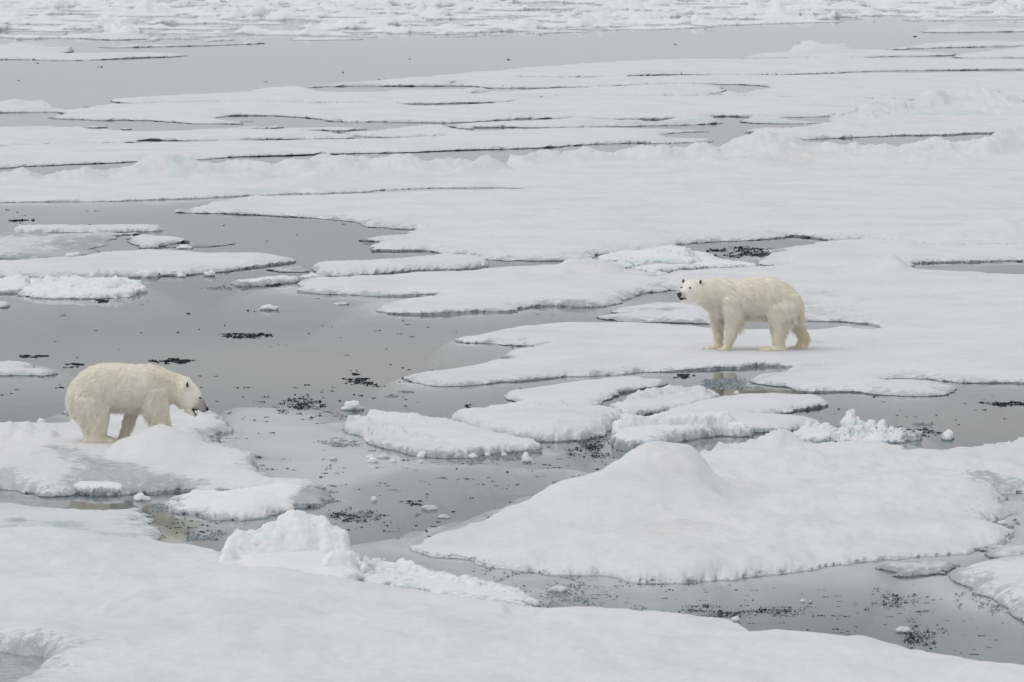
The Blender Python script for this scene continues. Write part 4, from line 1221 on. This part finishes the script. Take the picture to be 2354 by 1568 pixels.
PATCHES = [
    ('C', 1320, 735, 1640, 770, 420, 'thick dark slush patch by the crumbling grey strip'),
    ('C', 1690, 728, 1930, 755, 300, 'dark slush streak touching the tip of the domed floe'),
    ('C', 1462, 1068, 1910, 1096, 560, 'long black slush band alone in mid water'),
    ('C', 975, 1226, 1330, 1272, 560, 'black slush patch just above the head-down bear\'s shoulders'),
    ('C', 42, 1213, 310, 1230, 300, 'black slush streak off the small smooth edge floe'),
    ('C', 425, 1268, 592, 1300, 240, 'ring-shaped slush patch touching the head-down bear\'s back'),
    ('C', 600, 840, 748, 866, 200, 'dark slush patch under the craggy raft'),
    ('C', 20, 294, 240, 312, 160, 'dark slush streak beyond the finned strip'),
    ('D', 310, 928, 400, 945, 110, 'compact black slush spot facing the standing bear\'s floe'),
    ('D', 225, 960, 500, 1005, 300, 'scattered black slush below the compact spot'),
    ('D', 480, 1068, 672, 1086, 200, 'short black slush streak with a grey wafer above'),
    ('D', 595, 1044, 722, 1058, 220, 'smooth grey lens of slush near the short black streak'),
    ('D', -190, 1065, 165, 1190, 620, 'spread of black slush before the head-down bear\'s nose'),
    ('D', 60, 1352, 395, 1392, 520, 'wide grey slush lens left of the tilted slab'),
    ('D', 1015, 1130, 1105, 1162, 140, 'dark slush tuft behind the tilted slab'),
    ('E', 350, 296, 850, 362, 760, 'crowded dark slush bars in the crack pool behind the standing bear'),
    ('E', 125, 1093, 282, 1122, 260, 'dark slush patch beside the standing bear\'s reflection'),
    ('E', 2030, 1268, 2420, 1314, 620, 'dense speckled slush patch near the picture edge'),
    ('R', 1590, 298, 1812, 326, 380, 'grey slush lens above the heap of glassy shards'),
    ('R', 1520, 322, 1850, 388, 420, 'dark slush fringe behind the huge hill floe'),
    ('Q', 1600, 430, 1990, 590, 760, 'slush field at the foot of the steep ice wall'),
    ('Q', 500, 848, 690, 880, 240, 'dark slush raft in the mauve water'),
    ('Q', 0, 895, 440, 990, 620, 'slush thicket beside the tall jagged block'),
    ('T', 780, 340, 1450, 400, 900, 'long belt of black slush along the foreground floe\'s edge'),
    ('T', 1780, 400, 2020, 550, 560, 'black slush knot in the dark pool'),
    ('T', 1650, 270, 1910, 380, 320, 'loose black slush drift in the upper dark pool'),
]
rg = np.random.default_rng(23)
for key, x0, y0, x1, y1, n, label in PATCHES:
    ox, oy, k = K[key]
    p = patch_points(ox + x0 * k, oy + y0 * k, ox + x1 * k, oy + y1 * k, int(n * 1.6), rg, fil=rg.integers(3, 8))
    D = p[:, 1].mean()
    sz = D / 5120 * np.clip(rg.lognormal(-.85, .5, len(p)), .15, 1.4) * (1.15 if D > 75 else 1.0)
    grey = 'grey' in label or 'lens' in label
    tag(link('slush_patch', crumbs('slush_patch', p, sz, None), BRASH_GREY if grey else BRASH), label, 'slush', 'slush patches adrift', 'stuff')

# crumbs too many and too small to count
LOOSE = [('C', 0, 200, 2354, 1340, 75), ('D', 0, 420, 1700, 1180, 90), ('D', -300, 980, 700, 1250, 50), ('Q', 0, 480, 1900, 1100, 220), ('T', 500, 250, 2354, 560, 280), ('E', 1000, 1150, 2354, 1420, 60),
         ('P', 1400, 40, 2354, 560, 80), ('C', 0, 1340, 2354, 1700, 45), ('A', 0, 270, 2354, 420, 16), ('B', 0, 130, 2354, 260, 10), ('P', 1100, 780, 1500, 960, 60)]
allp, alls = [], []
for key, x0, y0, x1, y1, m in LOOSE:
    ox, oy, k = K[key]
    for i in range(int(m * .6)):
        cx, cy = rg.uniform(x0, x1), rg.uniform(y0, y1)
        u, v = ox + cx * k, oy + cy * k
        s = (v + 201)
        L = rg.gamma(1.5, 9) * s / 1000 + 3
        h = L * rg.uniform(.03, .12)
        n = int(rg.integers(3, 14) * (1 + L / 18))
        p = patch_points(u - L, v - h, u + L, v + h, n, rg, fil=3, spread=.25)
        allp.append(p)
        alls.append(p[:, 1] / 5120 * np.clip(rg.lognormal(-.95, .45, len(p)), .15, 1.2))
allp, alls = np.concatenate(allp), np.concatenate(alls)
keep = ~in_floe(allp)
tag(link('brash_ice', crumbs('brash_ice', allp[keep], alls[keep], None), BRASH), 'fine dark crumbs of drifting ice strewn over the water', 'brash ice', kind='stuff')
# pale crumbs of the slush aprons
allp, alls = [], []
for key, x0, y0, x1, y1, m in [('Q', 800, 520, 1400, 620, 900), ('E', 230, 1130, 760, 1190, 900), ('R', 1130, 330, 1660, 430, 500), ('T', 1730, 155, 2100, 215, 500), ('T', 0, 180, 760, 360, 900),
                              ('Q', 120, 920, 360, 990, 260), ('P', 1950, 600, 2330, 700, 400), ('P', 930, 700, 1160, 760, 260), ('T', 2050, 200, 2330, 380, 300), ('R', 2060, 900, 2354, 1060, 500), ('P', 1180, 880, 1500, 970, 300)]:
    ox, oy, k = K[key]
    p = patch_points(ox + x0 * k, oy + y0 * k, ox + x1 * k, oy + y1 * k, m, rg, fil=9, spread=.09)
    allp.append(p)
    alls.append(p[:, 1] / 5120 * rg.uniform(.4, 1.6, len(p)))
allp, alls = np.concatenate(allp), np.concatenate(alls)
keep = ~in_floe(allp)
tag(link('slush_crumbs', crumbs('slush_crumbs', allp[keep], alls[keep], None), BRASH_GREY), 'pale glassy crumbs of the slush aprons between the floes', 'slush', kind='stuff')
# ------------------------------------------------------------------ polar bears
def bear_material(name, base, shade):
    m, n, l, out = new_mat(name)
    bs = n.new('ShaderNodeBsdfPrincipled')
    geo = n.new('ShaderNodeNewGeometry')
    t = val(n, 'ShaderNodeTexNoise', Scale=7.0, Detail=3.0)
    l.new(geo.outputs['Position'], t.inputs['Vector'])
    c = mixc(n, l, ramp(n, l, t.outputs['Fac'], .4, .62), base, shade)
    sk = n.new('ShaderNodeAttribute')
    sk.attribute_name = 'skin'
    c = mixc(n, l, sk.outputs['Fac'], c, (.022, .022, .025))
    l.new(c, bs.inputs['Base Color'])
    bs.inputs['Roughness'].default_value = .85
    bs.inputs['Specular IOR Level'].default_value = .1
    l.new(bs.outputs['BSDF'], out.inputs['Surface'])
    return m


def fur_material():
    m, n, l, out = new_mat('bear_fur')
    info = n.new('ShaderNodeHairInfo')
    at = n.new('ShaderNodeAttribute')
    at.attribute_name = 'tint'
    c = mixc(n, l, at.outputs['Fac'], (1.0, .985, .935), (.955, .89, .76))
    gr = n.new('ShaderNodeAttribute')
    gr.attribute_name = 'grey'
    c = mixc(n, l, gr.outputs['Fac'], c, (.10, .10, .105))
    df = n.new('ShaderNodeBsdfDiffuse')
    tr = n.new('ShaderNodeBsdfTranslucent')
    mx = n.new('ShaderNodeMixShader')
    mx.inputs['Fac'].default_value = .6
    l.new(c, df.inputs['Color'])
    l.new(c, tr.inputs['Color'])
    l.new(df.outputs['BSDF'], mx.inputs[1])
    l.new(tr.outputs['BSDF'], mx.inputs[2])
    l.new(mx.outputs['Shader'], out.inputs['Surface'])
    return m


HIDE = bear_material('bear_hide', (.94, .915, .84), (.90, .86, .76))
FUR = fur_material()
BLACK = plain('bear_nose_skin', (.012, .012, .014), .35, .5, (.02, .02, .022), 90)
EYE = plain('bear_eye', (.006, .005, .005), .12, .6)
CLAW = plain('bear_claw', (.02, .018, .016), .4, .4)
EARIN = plain('bear_inner_ear', (.045, .042, .042), .8, .1, (.10, .095, .09), 60)
TOOTH = plain('bear_tooth', (.72, .66, .48), .4, .4)


def loft(bm, secs, seg=20):
    """closed tube through sections (centre, axis a, radius a, axis b, radius b)"""
    rings = []
    for c, a, ra, b, rb in secs:
        c, a, b = np.array(c, float), np.array(a, float), np.array(b, float)
        ring = []
        for i in range(seg):
            t = 2 * math.pi * i / seg
            ring.append(bm.verts.new(c + a * ra * math.cos(t) + b * rb * math.sin(t)))
        rings.append(ring)
    for r0, r1 in zip(rings[:-1], rings[1:]):
        for i in range(seg):
            j = (i + 1) % seg
            bm.faces.new((r0[i], r0[j], r1[j], r1[i]))
    bm.faces.new(rings[0][::-1])
    bm.faces.new(rings[-1])


YA, XA, ZA = (0, 1, 0), (1, 0, 0), (0, 0, 1)


def trunk(bm, rows, yoff=None):
    loft(bm, [((x, (yoff(x) if yoff else 0), (zt + zb) / 2), YA, hw, ZA, (zt - zb) / 2) for x, zt, zb, hw in rows], 28)


def leg(bm, rows, y):
    loft(bm, [((x, y + dy, z), XA, rx, YA, ry) for x, z, rx, ry, dy in rows], 18)


def paw(bm, rows, y, z0=0.0):
    loft(bm, [((x, y, z0 + zt / 2), YA, hw, ZA, zt / 2) for x, zt, hw in rows], 14)


def ball(bm, c, r, rot=None):
    v = bmesh.ops.create_uvsphere(bm, u_segments=16, v_segments=10, radius=1)['verts']
    from mathutils import Matrix, Vector
    M = Matrix.Diagonal(Vector((r[0], r[1], r[2])).to_4d())
    if rot is not None:
        M = rot @ M
    M = Matrix.Translation(Vector(c)) @ M
    bmesh.ops.transform(bm, matrix=M, verts=v)


def fuse(bm, voxel, smooth):
    """one continuous skin from overlapping volumes"""
    bmesh.ops.recalc_face_normals(bm, faces=bm.faces)
    me = bpy.data.meshes.new('bear_volumes')
    bm.to_mesh(me)
    bm.free()
    tmp = bpy.data.objects.new('bear_volumes', me)
    COL.objects.link(tmp)
    r = tmp.modifiers.new('r', 'REMESH')
    r.mode = 'VOXEL'
    r.voxel_size = voxel
    s = tmp.modifiers.new('s', 'SMOOTH')
    s.factor = .5
    s.iterations = smooth
    dg = bpy.context.evaluated_depsgraph_get()
    out = bpy.data.meshes.new_from_object(tmp.evaluated_get(dg))
    bpy.data.objects.remove(tmp)
    bpy.data.meshes.remove(me)
    out.polygons.foreach_set('use_smooth', np.ones(len(out.polygons), bool))
    return out


def mesh_arrays(me):
    n = len(me.vertices)
    co = np.empty(n * 3)
    me.vertices.foreach_get('co', co)
    no = np.empty(n * 3)
    me.vertices.foreach_get('normal', no)
    return co.reshape(-1, 3), no.reshape(-1, 3)


def seg_dist(p, a, b):
    a, b = np.array(a, float), np.array(b, float)
    ab = b - a
    t = np.clip(((p - a) @ ab) / (ab @ ab), 0, 1)
    return np.linalg.norm(p - a - t[:, None] * ab, axis=1)


def make_fur(me, parent, flow_fn, len_fn, tint_fn, grey_fn, count, seed):
    """hair strands in tufts that follow the lie of the coat"""
    me.calc_loop_triangles()
    nt = len(me.loop_triangles)
    tri = np.empty(nt * 3, np.int32)
    me.loop_triangles.foreach_get('vertices', tri)
    tri = tri.reshape(-1, 3)
    co, no = mesh_arrays(me)
    A, B, C_ = co[tri[:, 0]], co[tri[:, 1]], co[tri[:, 2]]
    ar = np.linalg.norm(np.cross(B - A, C_ - A), axis=1)
    r = np.random.default_rng(seed)
    pick = np.searchsorted(np.cumsum(ar) / ar.sum(), r.uniform(0, 1, count)).clip(0, nt - 1)
    u, v = r.uniform(0, 1, (2, count))
    f = u + v > 1
    u[f], v[f] = 1 - u[f], 1 - v[f]
    w = np.stack([1 - u - v, u, v], 1)
    p = (co[tri[pick]] * w[..., None]).sum(1)
    nn = (no[tri[pick]] * w[..., None]).sum(1)
    nn /= np.linalg.norm(nn, axis=1)[:, None] + 1e-9
    L = len_fn(p, nn) * np.clip(r.lognormal(-.05, .25, count), .6, 1.9)
    fl = flow_fn(p, nn)
    # waviness of the lie, shared by neighbouring strands
    wob = np.stack([noise3(p[:, 0] * 9, p[:, 1] * 9, p[:, 2] * 9 + 17 * k) for k in range(3)], 1)
    fl = fl + .55 * wob
    fl -= nn * (fl * nn).sum(1)[:, None]
    fl /= np.linalg.norm(fl, axis=1)[:, None] + 1e-9
    # tufts: strands lean towards the middle of their tuft
    side = np.cross(nn, fl)
    fr = 34.0
    a1 = (p * side).sum(1) * fr
    phase = noise3(p[:, 0] * 14 + 3, p[:, 1] * 14, p[:, 2] * 14) * 2.2 + noise3(p[:, 0] * 40, p[:, 1] * 40, p[:, 2] * 40)
    lean = (noise3(p[:, 0] * 26, p[:, 1] * 26, p[:, 2] * 26 + 9))[:, None] * side * 1.1
    part = noise3((p * side).sum(1) * 30 + wob[:, 0] * 1.5, (p * fl).sum(1) * 6, p[:, 1] * 8)
    lift = .30 + .28 * part + .22 * noise3(p[:, 0] * 22 + 7, p[:, 1] * 22, p[:, 2] * 22)
    NP = 5
    t = np.linspace(0, 1, NP)[None, :, None]
    Lc = L[:, None, None]
    d0 = nn * lift[:, None] + fl
    pts = p[:, None, :] + Lc * (d0[:, None, :] * t + lean[:, None, :] * t * t * .6)
    pts[..., 2] -= (L[:, None] * .22 * t[..., 0] ** 2)
    cv = bpy.data.hair_curves.new('fur')
    cv.add_curves([NP] * count)
    cv.position_data.foreach_set('vector', pts.astype(np.float32).ravel())
    rad = np.tile(np.array([1.0, 1.0, .85, .6, .15]) * .0021, (count, 1)) * np.clip(L / .05, .35, 1.15)[:, None]
    a = cv.attributes.get('radius') or cv.attributes.new('radius', 'FLOAT', 'POINT')
    a.data.foreach_set('value', rad.astype(np.float32).ravel())
    a = cv.attributes.new('tint', 'FLOAT', 'CURVE')
    a.data.foreach_set('value', np.clip(tint_fn(p, nn) - .08 + .50 * part + .14 * r.normal(size=count), 0, 1).astype(np.float32))
    a = cv.attributes.new('grey', 'FLOAT', 'CURVE')
    a.data.foreach_set('value', grey_fn(p, nn).astype(np.float32))
    o = bpy.data.objects.new('fur', cv)
    COL.objects.link(o)
    cv.materials.append(FUR)
    o.parent = parent
    return o


def small_ball(name, c, r, mat, parent, rot=None):
    bm = bmesh.new()
    ball(bm, c, r, rot)
    me = bpy.data.meshes.new(name)
    bm.to_mesh(me)
    bm.free()
    me.polygons.foreach_set('use_smooth', np.ones(len(me.polygons), bool))
    return link(name, me, mat, parent)


def claw(p, d, parent, s=.030):
    d = np.array(d, float)
    d /= np.linalg.norm(d)
    side = np.cross(d, (0, 0, 1))
    side /= np.linalg.norm(side)
    up = np.cross(side, d)
    bm = bmesh.new()
    loft(bm, [(np.array(p) + d * s * k - up * s * .35 * k * k, side, .0075 * (1 - .75 * k), up, .009 * (1 - .75 * k)) for k in (0, .35, .7, 1.0)], 8)
    me = bpy.data.meshes.new('claw')
    bm.to_mesh(me)
    bm.free()
    me.polygons.foreach_set('use_smooth', np.ones(len(me.polygons), bool))
    return link('claw', me, CLAW, parent)


def rotz(a):
    from mathutils import Matrix
    return Matrix.Rotation(a, 4, 'Z')


def finish_bear(me, label, loc, scale, dark, inset, **fur):
    co, no = mesh_arrays(me)
    co = co - no * inset(co)[:, None]
    me.vertices.foreach_set('co', co.astype(np.float32).ravel())
    me.update()
    sk = np.zeros(len(co))
    for a, b, r0, r1 in dark:
        dd = seg_dist(co, a, b)
        sk = np.maximum(sk, np.clip((r1 - dd) / (r1 - r0), 0, 1))
    sk = np.maximum(sk, .8 * fur['grey_fn'](co, no))
    set_attr(me, 'skin', sk)
    o = link('polar_bear', me, HIDE)
    tag(o, label, 'polar bear')
    make_fur(me, o, **fur)
    o.location = loc
    o.scale = (scale,) * 3
    return o


# --- the bear with its head down; +X is the way it faces, -Y the side towards the viewer
def sec2(t, b, hw, y=0.0):
    t, b = np.array([t[0], y, t[1]]), np.array([b[0], y, b[1]])
    c, d = (t + b) / 2, (t - b) / 2
    L = np.linalg.norm(d)
    return (c, YA, hw, d / L, L)


bm = bmesh.new()
trunk(bm, [(-.775, .66, .52, .07), (-.74, .76, .43, .16), (-.68, .845, .36, .23), (-.58, .95, .34, .28), (-.45, 1.035, .36, .315), (-.30, 1.07, .40, .325), (-.12, 1.075, .43, .33),
           (.06, 1.06, .43, .325), (.22, 1.058, .42, .31), (.36, 1.058, .42, .285), (.47, 1.025, .44, .25), (.58, .975, .50, .21), (.68, .935, .53, .185), (.78, .89, .55, .165)])
loft(bm, [sec2((.66, .945), (.52, .54), .20), sec2((.80, .885), (.63, .535), .168), sec2((.895, .820), (.74, .468), .155), sec2((.962, .745), (.83, .445), .138), sec2((1.0, .685), (.895, .465), .112),
          sec2((1.028, .622), (.945, .462), .078), sec2((1.056, .552), (.985, .435), .064), sec2((1.080, .495), (1.025, .412), .054), sec2((1.094, .455), (1.055, .405), .034)], 22)
loft(bm, [sec2((.86, .49), (.80, .42), .10), sec2((.90, .447), (.862, .386), .075), sec2((.93, .405), (.908, .364), .055), sec2((.953, .382), (.942, .356), .036)], 16)
leg(bm, [(-.42, .78, .22, .10, .03), (-.43, .62, .265, .15, 0), (-.42, .46, .245, .15, 0), (-.40, .34, .21, .14, 0), (-.375, .24, .175, .125, 0), (-.375, .15, .155, .115, 0), (-.375, .08, .16, .115, 0), (-.365, .03, .155, .11, 0)], -.18)
paw(bm, [(-.535, .08, .05), (-.48, .13, .085), (-.38, .14, .10), (-.26, .125, .105), (-.18, .10, .10), (-.13, .06, .075)], -.18)
leg(bm, [(-.44, .70, .24, .13, 0), (-.46, .48, .22, .14, 0), (-.46, .33, .18, .13, 0), (-.45, .2, .14, .11, 0), (-.45, .07, .115, .10, 0)], .19)
paw(bm, [(-.56, .08, .05), (-.50, .13, .085), (-.36, .13, .10), (-.22, .09, .095), (-.18, .05, .06)], .19)
leg(bm, [(.33, .88, .17, .09, .05), (.37, .74, .20, .13, 0), (.40, .56, .20, .135, 0), (.42, .44, .18, .125, 0), (.465, .34, .158, .115, 0), (.515, .22, .145, .105, 0), (.55, .12, .13, .10, 0), (.56, .05, .12, .095, 0)], -.17)
paw(bm, [(.45, .08, .07), (.54, .11, .10), (.66, .10, .105), (.73, .07, .09), (.76, .04, .06)], -.17)
leg(bm, [(.24, .80, .16, .10, -.03), (.20, .62, .16, .12, 0), (.125, .48, .13, .115, 0), (.085, .40, .115, .105, 0), (.05, .32, .10, .095, 0), (.015, .22, .088, .085, 0), (-.02, .12, .082, .08, 0), (-.03, .05, .08, .08, 0)], .17)
paw(bm, [(-.10, .06, .05), (-.05, .09, .085), (.02, .085, .09), (.07, .06, .08), (.09, .035, .05)], .17)
for yy in (-.152, .152):
    ball(bm, (.822, yy, .80), (.056, .026, .068), rotz(.5 if yy < 0 else -.5))
me = fuse(bm, .0125, 5)


def lb_flow(p, n):
    f = np.tile(np.array([-.85, 0, -.55]), (len(p), 1))
    lowz = np.clip((.5 - p[:, 2]) / .2, 0, 1)[:, None]
    f = f * (1 - lowz) + np.array([-.25, 0, -1.0]) * lowz
    neck = np.clip((p[:, 0] - .52) / .2, 0, 1)[:, None]
    f = f * (1 - neck) + np.array([-.75, 0, .45]) * neck
    rump = np.clip((-.5 - p[:, 0]) / .2, 0, 1)[:, None]
    f = f * (1 - rump) + np.array([-.35, 0, -1.0]) * rump
    return f


def lb_len(p, n):
    L = np.full(len(p), .052)
    L = np.where((p[:, 2] < .5) & (n[:, 2] < -.2), .085, L)
    L = np.where(p[:, 2] < .16, .050, L)
    L = np.where(p[:, 2] < .05, .030, L)
    h = np.clip((p[:, 0] - .70) / .16, 0, 1)
    L = L * (1 - h) + .024 * h
    h = np.clip((p[:, 0] - .90) / .1, 0, 1)
    return L * (1 - h) + .007 * h


def lb_tint(p, n):
    t = .22 + .10 * noise3(p[:, 0] * 4, p[:, 1] * 4, p[:, 2] * 4) + .25 * np.clip((.6 - p[:, 2]) / .6, 0, 1)
    t = t + .25 * np.exp(-((p[:, 0] - .66) / .1) ** 2)
    return t - .3 * np.clip((p[:, 0] - .8) / .1, 0, 1)


LB_DARK = [((1.085, 0, .462), (1.06, 0, .425), .03, .045), ((1.04, 0, .405), (.93, -.05, .455), .016, .03), ((1.04, 0, .405), (.93, .05, .455), .016, .03),
           ((.955, 0, .395), (.92, 0, .44), .042, .056)]


def lb_grey(p, n):
    d = seg_dist(p, (1.09, 0, .45), (1.01, 0, .52))
    g = .95 * np.clip(1.3 - d / .11, 0, 1)
    for a, b, r0, r1 in LB_DARK:
        g = np.maximum(g, np.clip((r1 - seg_dist(p, a, b)) / (r1 - r0), 0, 1))
    return np.clip(g, 0, 1)


k_l = .972
bear_l = finish_bear(me, 'cream polar bear with its head lowered and mouth open on a mounded floe', (LB[0], LB[1] + .18 * k_l, LB_Z - .03), k_l, LB_DARK,
                     lambda c: (.016 + .010 * np.clip((.5 - c[:, 2]) / .15, 0, 1)) * np.clip((.80 - c[:, 0]) / .1, .1, 1) * np.clip((c[:, 2] - .03) / .1, .1, 1),
                     flow_fn=lb_flow, len_fn=lb_len, tint_fn=lb_tint, grey_fn=lb_grey, count=52000, seed=3)
small_ball('nose', (1.083, 0, .455), (.026, .032, .028), BLACK, bear_l)
for s in (-1, 1):
    small_ball('eye', (1.000, s * .078, .610), (.017, .014, .013), EYE, bear_l)
    small_ball('inner_ear', (.836, s * .170, .792), (.017, .012, .036), EARIN, bear_l, rotz(.5 * -s))
small_ball('tongue', (.928, 0, .445), (.04, .03, .012), BLACK, bear_l)
for s in (-1, 1):
    small_ball('tooth', (.956, s * .024, .412), (.006, .006, .016), TOOTH, bear_l)
for i in range(5):
    claw((-.135, -.18 + (i - 2) * .034, .035), (1, 0, -.25), bear_l)
    claw((.085, .17 + (i - 2) * .03, .03), (1, 0, -.25), bear_l)

# --- the standing bear; it faces -X with its head turned to the viewer
HY = math.radians(57)
HF = np.array([-math.cos(HY), -math.sin(HY), 0])
HL = np.array([-math.sin(HY), math.cos(HY), 0])
HC = np.array([-1.03, -.10, 0])


def hsec(a, zt, zb, hw):
    c = HC + HF * a + np.array([0, 0, (zt + zb) / 2])
    return (c, HL, hw, ZA, (zt - zb) / 2)


def hp(a, l, z):
    return tuple(HC + HF * a + HL * l + np.array([0, 0, z]))


bm = bmesh.new()
trunk(bm, [(.775, .76, .58, .07), (.74, .86, .53, .15), (.68, .95, .50, .22), (.58, 1.05, .49, .28), (.45, 1.14, .49, .32), (.28, 1.20, .505, .335), (.10, 1.215, .525, .335), (-.08, 1.198, .535, .33),
           (-.25, 1.168, .54, .315), (-.40, 1.178, .545, .30), (-.52, 1.198, .56, .28), (-.65, 1.188, .58, .265), (-.78, 1.172, .67, .23), (-.90, 1.168, .745, .20), (-1.0, 1.16, .80, .175)],
      lambda x: -.09 * max(0, (-.6 - x) / .4) ** 1.5 if x < -.6 else 0)
loft(bm, [hsec(-.17, 1.13, .80, .15), hsec(-.10, 1.165, .805, .175), hsec(0, 1.178, .815, .178), hsec(.08, 1.165, .825, .160), hsec(.15, 1.125, .83, .132), hsec(.21, 1.075, .835, .102),
          hsec(.27, 1.035, .86, .080), hsec(.33, 1.008, .875, .068), hsec(.385, .992, .885, .058), hsec(.415, .98, .90, .042)], 22)
loft(bm, [hsec(.10, .92, .805, .11), hsec(.22, .90, .818, .085), hsec(.30, .888, .825, .062), hsec(.355, .875, .832, .045), hsec(.375, .865, .842, .03)], 16)
leg(bm, [(.44, .95, .25, .12, .04), (.42, .76, .29, .17, 0), (.40, .58, .255, .165, 0), (.37, .46, .185, .14, 0), (.36, .34, .145, .12, 0), (.35, .22, .127, .105, 0), (.345, .13, .122, .105, 0), (.345, .06, .12, .10, 0)], -.20)
paw(bm, [(.03, .05, .06), (.07, .085, .10), (.16, .11, .115), (.28, .12, .11), (.40, .11, .095), (.465, .06, .06)], -.20)
leg(bm, [(.50, .80, .25, .14, 0), (.57, .62, .21, .14, 0), (.645, .48, .165, .13, 0), (.70, .36, .135, .115, 0), (.755, .26, .125, .105, 0), (.775, .19, .118, .095, 0), (.745, .11, .11, .09, 0), (.73, .06, .11, .09, 0)], .20)
paw(bm, [(.555, .045, .06), (.59, .08, .095), (.66, .10, .11), (.76, .10, .10), (.84, .06, .07)], .20)
leg(bm, [(-.42, 1.0, .18, .10, .05), (-.40, .86, .215, .145, 0), (-.375, .70, .21, .155, 0), (-.36, .55, .162, .135, 0), (-.385, .42, .142, .115, 0), (-.405, .32, .125, .10, 0), (-.43, .22, .098, .088, 0), (-.465, .13, .085, .082, 0),
         (-.505, .07, .085, .088, 0), (-.52, .03, .07, .085, 0)], -.19)
paw(bm, [(-.60, .07, .055), (-.575, .10, .085), (-.53, .11, .09), (-.47, .07, .07)], -.19)
leg(bm, [(-.55, .90, .18, .11, -.04), (-.585, .72, .175, .13, 0), (-.61, .56, .145, .12, 0), (-.61, .44, .122, .105, 0), (-.605, .32, .103, .09, 0), (-.60, .20, .09, .082, 0), (-.60, .11, .088, .085, 0), (-.60, .05, .09, .09, 0)], .17)
paw(bm, [(-.83, .04, .06), (-.80, .07, .095), (-.73, .085, .11), (-.63, .09, .10), (-.55, .06, .07)], .17)
from mathutils import Matrix as _M
for l_ in (-.158, .165):
    ball(bm, hp(-.005, l_, 1.135), (.056, .028, .062), rotz(HY + math.pi / 2))
me = fuse(bm, .0135, 5)


def rb_flow(p, n):
    f = np.tile(np.array([.75, 0, -.6]), (len(p), 1))
    f[:, 2] -= .7 * np.clip(1 - np.abs(n[:, 2]), 0, 1)
    lowz = np.clip((.6 - p[:, 2]) / .2, 0, 1)[:, None]
    f = f * (1 - lowz) + np.array([.22, 0, -1.0]) * lowz
    hd = np.clip((-.85 - p[:, 0]) / .15, 0, 1)[:, None]
    f = f * (1 - hd) + (-HF * .9 + np.array([.2, 0, -.15])) * hd
    return f


def rb_len(p, n):
    L = np.full(len(p), .050)
    L = np.where((p[:, 2] < .62) & (p[:, 2] > .4) & (n[:, 2] < -.3), .12, L)
    L = np.where((p[:, 2] < .45) & (p[:, 2] > .12) & (n[:, 0] > .3), .070, L)
    L = np.where((p[:, 0] < -.55) & (p[:, 2] < .85) & (n[:, 2] < -.2), .085, L)
    L = np.where(p[:, 2] < .13, .045, L)
    L = np.where(p[:, 2] < .05, .028, L)
    h = np.clip((-.86 - p[:, 0]) / .12, 0, 1)
    L = L * (1 - h) + .020 * h
    a = (p - HC) @ HF
    h = np.clip((a - .12) / .1, 0, 1) * (p[:, 0] < -.9)
    return L * (1 - h) + .006 * h


def rb_tint(p, n):
    t = .28 + .10 * noise3(p[:, 0] * 4, p[:, 1] * 4, p[:, 2] * 4 + 5) + .30 * np.clip((.7 - p[:, 2]) / .6, 0, 1) + .4 * np.clip((p[:, 0] - .6) / .15, 0, 1)
    return t - .45 * np.clip((-.85 - p[:, 0]) / .1, 0, 1)


RB_DARK = [(hp(.40, 0, .955), hp(.42, 0, .94), .034, .048), (hp(.385, -.02, .893), hp(.29, -.066, .880), .009, .019), (hp(.385, .02, .893), hp(.29, .066, .880), .009, .019),
           (hp(.385, -.02, .885), hp(.385, .02, .885), .02, .03)]


def rb_grey(p, n):
    d = seg_dist(p, hp(.415, 0, .95), hp(.36, 0, .93))
    g = .8 * np.clip(1 - d / .10, 0, 1)
    for a, b, r0, r1 in RB_DARK:
        g = np.maximum(g, np.clip((r1 - seg_dist(p, a, b)) / (r1 - r0), 0, 1))
    return np.clip(g, 0, 1)


k_r = .984
bear_r = finish_bear(me, 'cream polar bear standing side-on, looking out with its head raised', (RB[0], RB[1] + .20 * k_r, RB_Z - .03), k_r, RB_DARK,
                     lambda c: (.020 + .014 * np.clip((.58 - c[:, 2]) / .15, 0, 1)) * np.clip((c[:, 0] + .95) / .1, .1, 1) * np.clip((c[:, 2] - .03) / .1, .1, 1),
                     flow_fn=rb_flow, len_fn=rb_len, tint_fn=rb_tint, grey_fn=rb_grey, count=58000, seed=8)
small_ball('nose', hp(.408, 0, .955), (.034, .040, .032), BLACK, bear_r, rotz(HY))
for s in (-1, 1):
    small_ball('eye', hp(.205, s * .078, 1.052), (.019, .019, .013), EYE, bear_r)
    small_ball('inner_ear', hp(.018, s * .160, 1.138), (.012, .020, .034), EARIN, bear_r, rotz(HY))
small_ball('mouth', hp(.365, -.012, .872), (.022, .030, .010), BLACK, bear_r, rotz(HY))
for i in range(5):
    claw((-.825, .17 + (i - 2) * .036, .032), (-1, 0, -.25), bear_r, .036)
    claw((-.595, -.19 + (i - 2) * .03, .035), (-.5, 0, -1), bear_r, .032)
    claw((.035, -.20 + (i - 2) * .036, .03), (-1, 0, -.25), bear_r)
    claw((.56, .20 + (i - 2) * .034, .03), (-1, 0, -.25), bear_r)
